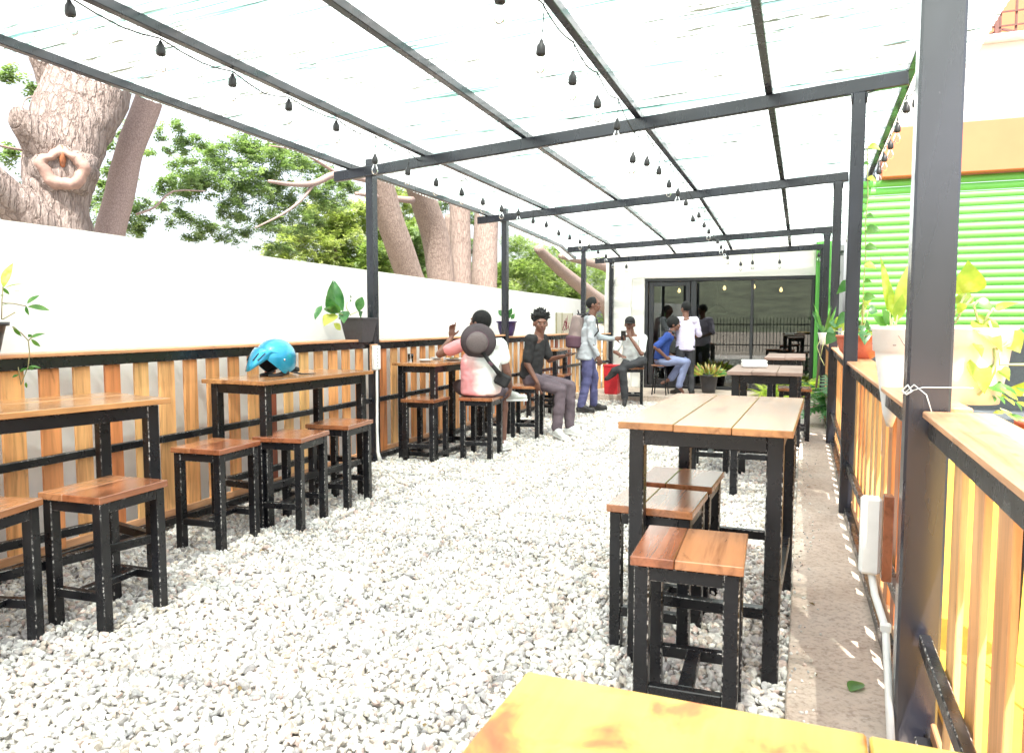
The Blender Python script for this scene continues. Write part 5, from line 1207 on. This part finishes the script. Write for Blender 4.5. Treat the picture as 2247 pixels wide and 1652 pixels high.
def sit(h=.62, **k):
    z = h + .09
    J = dict(pel=(0, 0, z), chest=(0, .03, z + .31), neck=(0, .04, z + .53), head=(0, .06, z + .67), sL=(-.185, .03, z + .46), sR=(.185, .03, z + .46), eL=(-.22, .04, z + .18), eR=(.22, .04, z + .18), wL=(-.18, .22, z + .06), wR=(.18, .22, z + .06),
             hL=(-.09, .02, z - .02), hR=(.09, .02, z - .02), kL=(-.12, .42, z - .06), kR=(.12, .42, z - .06), aL=(-.12, .42, .09), aR=(.12, .42, .09), tL=(-.13, .57, .045), tR=(.13, .57, .045)); J.update(k); return J

# man in the pink tie-dye shirt, seen from behind
Ja = sit(.61, pel=(0, .0, .70), chest=(0, -.02, .98), neck=(-.005, .03, 1.21), head=(-.02, .06, 1.35), sL=(-.20, .02, 1.13), sR=(.20, .02, 1.14), eL=(-.45, .16, 1.03), wL=(-.35, .30, 1.20), eR=(.27, .0, .86), wR=(.29, .14, .70),
         kL=(-.28, .36, .68), aL=(.26, .34, .60), tL=(.40, .30, .575), kR=(.20, .36, .60), aR=(.20, .26, .09), tR=(.25, .40, .045))
pA, bA, TA = person('seated man in a pink tie-dye shirt, seen from behind, raising one finger', (-3.06, 6.98, 0), R(16), Ja, 'skin1', 1, (R(68), R(12)), 'short', ('tiedye', 1), ('mauve', .4), ('shoe_g', 'shoe_w'), 1.18,
                    {'L': dict(d=(.05, .05, 1), n=(.5, -.8, 0), curl=.95, point=True), 'R': dict(d=(-.1, .3, -1), curl=.7)}, sleeves=.34, shirt_hem=.05)
h_ = MB(); ell(h_, (0, -.02, .045), (.088, .106, .098), TA); hd_ = link('hair', remesh(h_, .007, 1), 'hair', bA)   # tied head cloth over the hair
hat = thing('bucket_hat', 'dark charcoal bucket hat hanging on the back of the pink-shirted man', 'hat', (-3.06, 6.98, 0), R(16))
Th = Matrix.Translation((-.005, -.185, 1.165)) @ Matrix.Rotation(R(98), 4, 'X') @ Matrix.Diagonal((1.13, 1.13, 1, 1))
MB().lathe([(.092, .0), (.096, .012), (.093, .06), (.088, .085), (.07, .102), (.03, .108), (.01, .108)], n=30, T=Th).build('hat_crown', 'hat_top', hat)
MB().lathe([(.09, -.002), (.125, -.022), (.158, -.052), (.160, -.050), (.127, -.016), (.097, .006)], n=34, T=Th).build('hat_brim', 'charcoal', hat)
MB().tube([Th @ Vector((.0975 * math.cos(a), .0975 * math.sin(a), .012)) for a in np.linspace(0, 2 * PI, 31)], .004, 6, caps=False).build('hat_band', 'plum', hat)
bagA = thing('crossbody_bag', 'small black sling bag hanging at the right side of the pink-shirted man', 'bag', (-3.06, 6.98, 0), R(16))
MB().tube([(.02, -.175, 1.10), (.09, -.185, 1.0), (.17, -.17, .90), (.22, -.13, .83)], [.018, .02, .022, .03], 8).build('strap', 'black_cloth', bagA)
MB().box((0, 0, 0), (.15, .07, .13), .02, Matrix.Translation((.235, -.12, .79)) @ Matrix.Rotation(R(28), 4, 'Y')).build('pouch', 'black_cloth', bagA)
MB().box((0, 0, 0), (.05, .012, .03), .004, Matrix.Translation((.125, -.20, .955)) @ Matrix.Rotation(R(35), 4, 'Y')).build('buckle', 'plum', bagA)
# man in the black shirt
Jb = sit(.61, pel=(0, .0, .72), chest=(0, .04, 1.0), neck=(0, .09, 1.22), head=(0, .12, 1.345), sL=(-.18, .09, 1.155), sR=(.18, .05, 1.15), eR=(.22, .03, .88), wR=(.22, .16, .66), eL=(-.22, .16, .90), wL=(-.14, .36, .955),
         kL=(-.13, .45, .60), kR=(.10, .41, .58), aL=(-.12, .45, .10), aR=(.10, .36, .10), tL=(-.08, .61, .045), tR=(.20, .47, .045))
pB, bB, TB = person('seated young man in a black shirt with spiky afro hair, looking at the camera', (-3.05, 8.45, 0), R(-90), Jb, 'skin1', 1, (R(-58), R(-4)), 'afro', ('black_cloth', 1), ('mauve', 1), ('shoe_w', 'shoe_w'), .95,
                    {'L': dict(d=(0, 1, .1), n=(0, 0, -1) if False else (0, 0, 1), curl=.35), 'R': dict(d=(0, .15, -1), curl=.6)}, sleeves=.5, shirt_hem=.02)
ph1 = thing('phone', 'black smartphone lying in the hand of the man in the black shirt', 'phone', pB.matrix_basis @ Vector((-.13, .46, .99)), R(-90)); MB().box((0, 0, 0), (.075, .15, .009), .003).build('case', 'phone', ph1)
cg = thing('cigarette', 'white cigarette between the fingers of the man in the black shirt', 'cigarette', pB.matrix_basis @ Vector((.245, .19, .565))); MB().tube([(0, 0, 0), (.01, -.02, -.055)], .004, 8).build('paper_tube', 'straw', cg)
# man with the backpack
Jc = stand(pel=(0, -.02, .92), chest=(0, .0, 1.24), neck=(0, .05, 1.47), head=(0, .09, 1.61), sL=(-.19, .03, 1.39), sR=(.19, .02, 1.39), eR=(.235, .0, 1.08), wR=(.22, .12, .86), eL=(-.20, .22, 1.12), wL=(-.10, .44, 1.10),
           aR=(.14, -.12, .09), tR=(.18, .03, .05), kR=(.12, -.03, .48), aL=(-.10, .12, .09), tL=(-.12, .28, .05), kL=(-.10, .12, .50))
pC, bC, TC = person('standing man in a grey long-sleeved shirt with a backpack, holding out a phone', (-3.06, 11.0, 0), R(-64), Jc, 'skin1', 1.0, (R(-20), R(0)), 'fade', ('grey_shirt', 1), ('blue_denim', 1), ('shoe_b', 'shoe_b'), 1.16,
                    {'L': dict(d=(.2, 1, .1), n=(1, 0, 0), curl=.7), 'R': dict(d=(0, .25, -1), curl=.5)}, sleeves=1.0, shirt_hem=.12)
bp = thing('backpack', 'taupe and plum backpack on the back of the man in the grey shirt', 'backpack', (-3.06, 11.0, 0), R(-64))
m_ = MB(); slab(m_, (0, -.20, 1.02), (0, -.15, 1.42), .165, .12, .13, .09, (1, 0, 0)); link('bag_body', remesh(m_, .01, 3), 'taupe', bp)
m_ = MB(); slab(m_, (0, -.205, .99), (0, -.205, 1.13), .170, .125, .172, .13, (1, 0, 0)); link('lower_pocket', remesh(m_, .01, 3), 'plum', bp)
for s_ in (-1, 1): MB().tube([(s_ * .10, -.14, 1.42), (s_ * .135, -.02, 1.475), (s_ * .15, .11, 1.38), (s_ * .15, .135, 1.22), (s_ * .16, .02, 1.08), (s_ * .12, -.14, 1.03)], .013, 6).build('strap', 'black_cloth', bp)
MB().tube([(-.03, -.14, 1.49), (0, -.15, 1.53), (.03, -.14, 1.49)], .008, 6).build('grab_loop', 'black_cloth', bp)
ph2 = thing('phone', 'black phone held out by the man with the backpack', 'phone', pC.matrix_basis @ Vector((-.05, .56, 1.15)), R(-64)); MB().box((0, 0, 0), (.012, .075, .145), .003).build('case', 'phone', ph2)
# seated man with the black cap
Jd = sit(.60, pel=(.02, .0, .68), chest=(.0, .05, .96), neck=(.0, .12, 1.18), head=(.02, .17, 1.31), sL=(-.19, .09, 1.09), sR=(.19, .08, 1.09), eL=(-.22, .30, .84), wL=(-.03, .30, 1.10), eR=(.27, .16, .86), wR=(.10, .36, .80),
         kL=(-.26, .36, .73), aL=(.22, .42, .55), tL=(.31, .44, .44), kR=(.06, .42, .58), aR=(.04, .34, .10), tR=(.0, .50, .045))
pD, bD, TD = person('seated man in white T-shirt and black cap, legs crossed, hand at his mouth', (-2.66, 12.42, 0), R(176), Jd, 'skin1', 1, (R(12), R(-6)), 'fade', ('white_tee', 1), ('dark_jeans', 1), ('shoe_b', 'shoe_b'), 1.0,
                    {'L': dict(d=(.35, -.05, 1), n=(.3, -1, 0), curl=.8), 'R': dict(d=(-.6, .8, 0), n=(0, 0, -1), curl=.3)}, sleeves=.5)
cp = thing('cap', 'black baseball cap on the head of the man in the white T-shirt', 'cap', pD.location, R(176))
m_ = MB(); ell(m_, (0, -.012, .055), (.086, .104, .082), TD); link('crown', remesh(m_, .007, 2), 'black_cloth', cp)
m_ = MB(); ell(m_, (0, .115, .038), (.068, .062, .007), TD); m_.build('visor', 'black_cloth', cp)
# man in the blue T-shirt on the round stool
rs_ = thing('round_stool', 'round-topped black metal stool the man in the blue T-shirt sits on', 'stool', (-2.31, 12.98, .1)); MB().lathe([(.15, -.022), (.158, -.012), (.155, 0), (.01, .001)], n=24).build('seat', 'seat', rs_, (0, 0, .52))
for k in range(4):
    a = PI / 4 + k * PI / 2; MB().tube([(.11 * math.cos(a), .11 * math.sin(a), .5), (.17 * math.cos(a), .17 * math.sin(a), .006)], .011, 8).build('leg', 'black', rs_)
MB().tube([(.15 * math.cos(a), .15 * math.sin(a), .17) for a in np.linspace(0, 2 * PI, 25)], .008, 6, caps=False).build('foot_ring', 'black', rs_)
Je = sit(.52, pel=(0, .0, .61), chest=(0, .05, .89), neck=(0, .16, 1.09), head=(0, .22, 1.21), sL=(-.175, .12, 1.01), sR=(.175, .10, 1.01), eR=(.27, -.12, .83), wR=(.19, .07, .66), eL=(-.27, .0, .80), wL=(-.14, .22, .66),
         kL=(-.13, .42, .58), kR=(.13, .42, .58), aL=(-.08, .18, .27), tL=(-.03, .03, .20), aR=(.10, .30, .16), tR=(.08, .38, .05))
pE, bE, TE = person('barefoot young man in a blue T-shirt sitting on the round stool', (-2.31, 12.98, .1), R(-74), Je, 'skin1', 1, (R(-14), R(0)), 'fringe', ('blue_tee', 1), ('pale_jeans', 1), (None, None), .92,
                    {'R': dict(d=(-.2, .8, -.6), curl=.6)}, sleeves=.55)
hpn = thing('headphones', 'black headphones round the neck of the man in the blue T-shirt', 'headphones', pE.location, R(-74))
MB().tube([(-.075, .17, 1.10), (-.07, .10, 1.115), (0, .07, 1.125), (.07, .10, 1.115), (.075, .17, 1.10)], .009, 8).build('band', 'pot_black', hpn)
for s_ in (-1, 1):
    m_ = MB(); ell(m_, (s_ * .07, .205, 1.075), (.03, .032, .032)); m_.build('ear_cup', 'pot_black', hpn)
# standing man in the lilac shirt, from behind
Jf = stand(eL=(-.27, .03, 1.13), wL=(-.13, .22, 1.06), eR=(.27, .03, 1.13), wR=(.12, .22, 1.04), aL=(-.13, -.02, .085), aR=(.12, -.02, .085), tL=(-.20, .11, .045), tR=(.19, .11, .045), kL=(-.11, .03, .48), kR=(.11, .03, .48))
pF, bF, TF = person('young man in a lilac shirt standing with his back to the camera', (-1.93, 13.22, .1), R(24), Jf, 'skin1', .915, (R(26), R(-6)), 'short', ('lilac', 1), ('dark_jeans', 1), ('shoe_b', 'shoe_b'), 1.0,
                    {'L': dict(d=(.6, .8, .1), curl=.7), 'R': dict(d=(-.6, .8, .1), curl=.7)}, sleeves=.6, shirt_hem=.08)
# child inside
pG, bG, TG = person('small child in a grey T-shirt standing indoors behind the glass front', (-1.50, 15.3, .1), R(70), stand(), 'skin1', .56, (0, 0), 'short', ('grey_shirt', 1), ('dark_jeans', 1), ('shoe_b', 'shoe_b'), .95, sleeves=.55, voxel=.012)
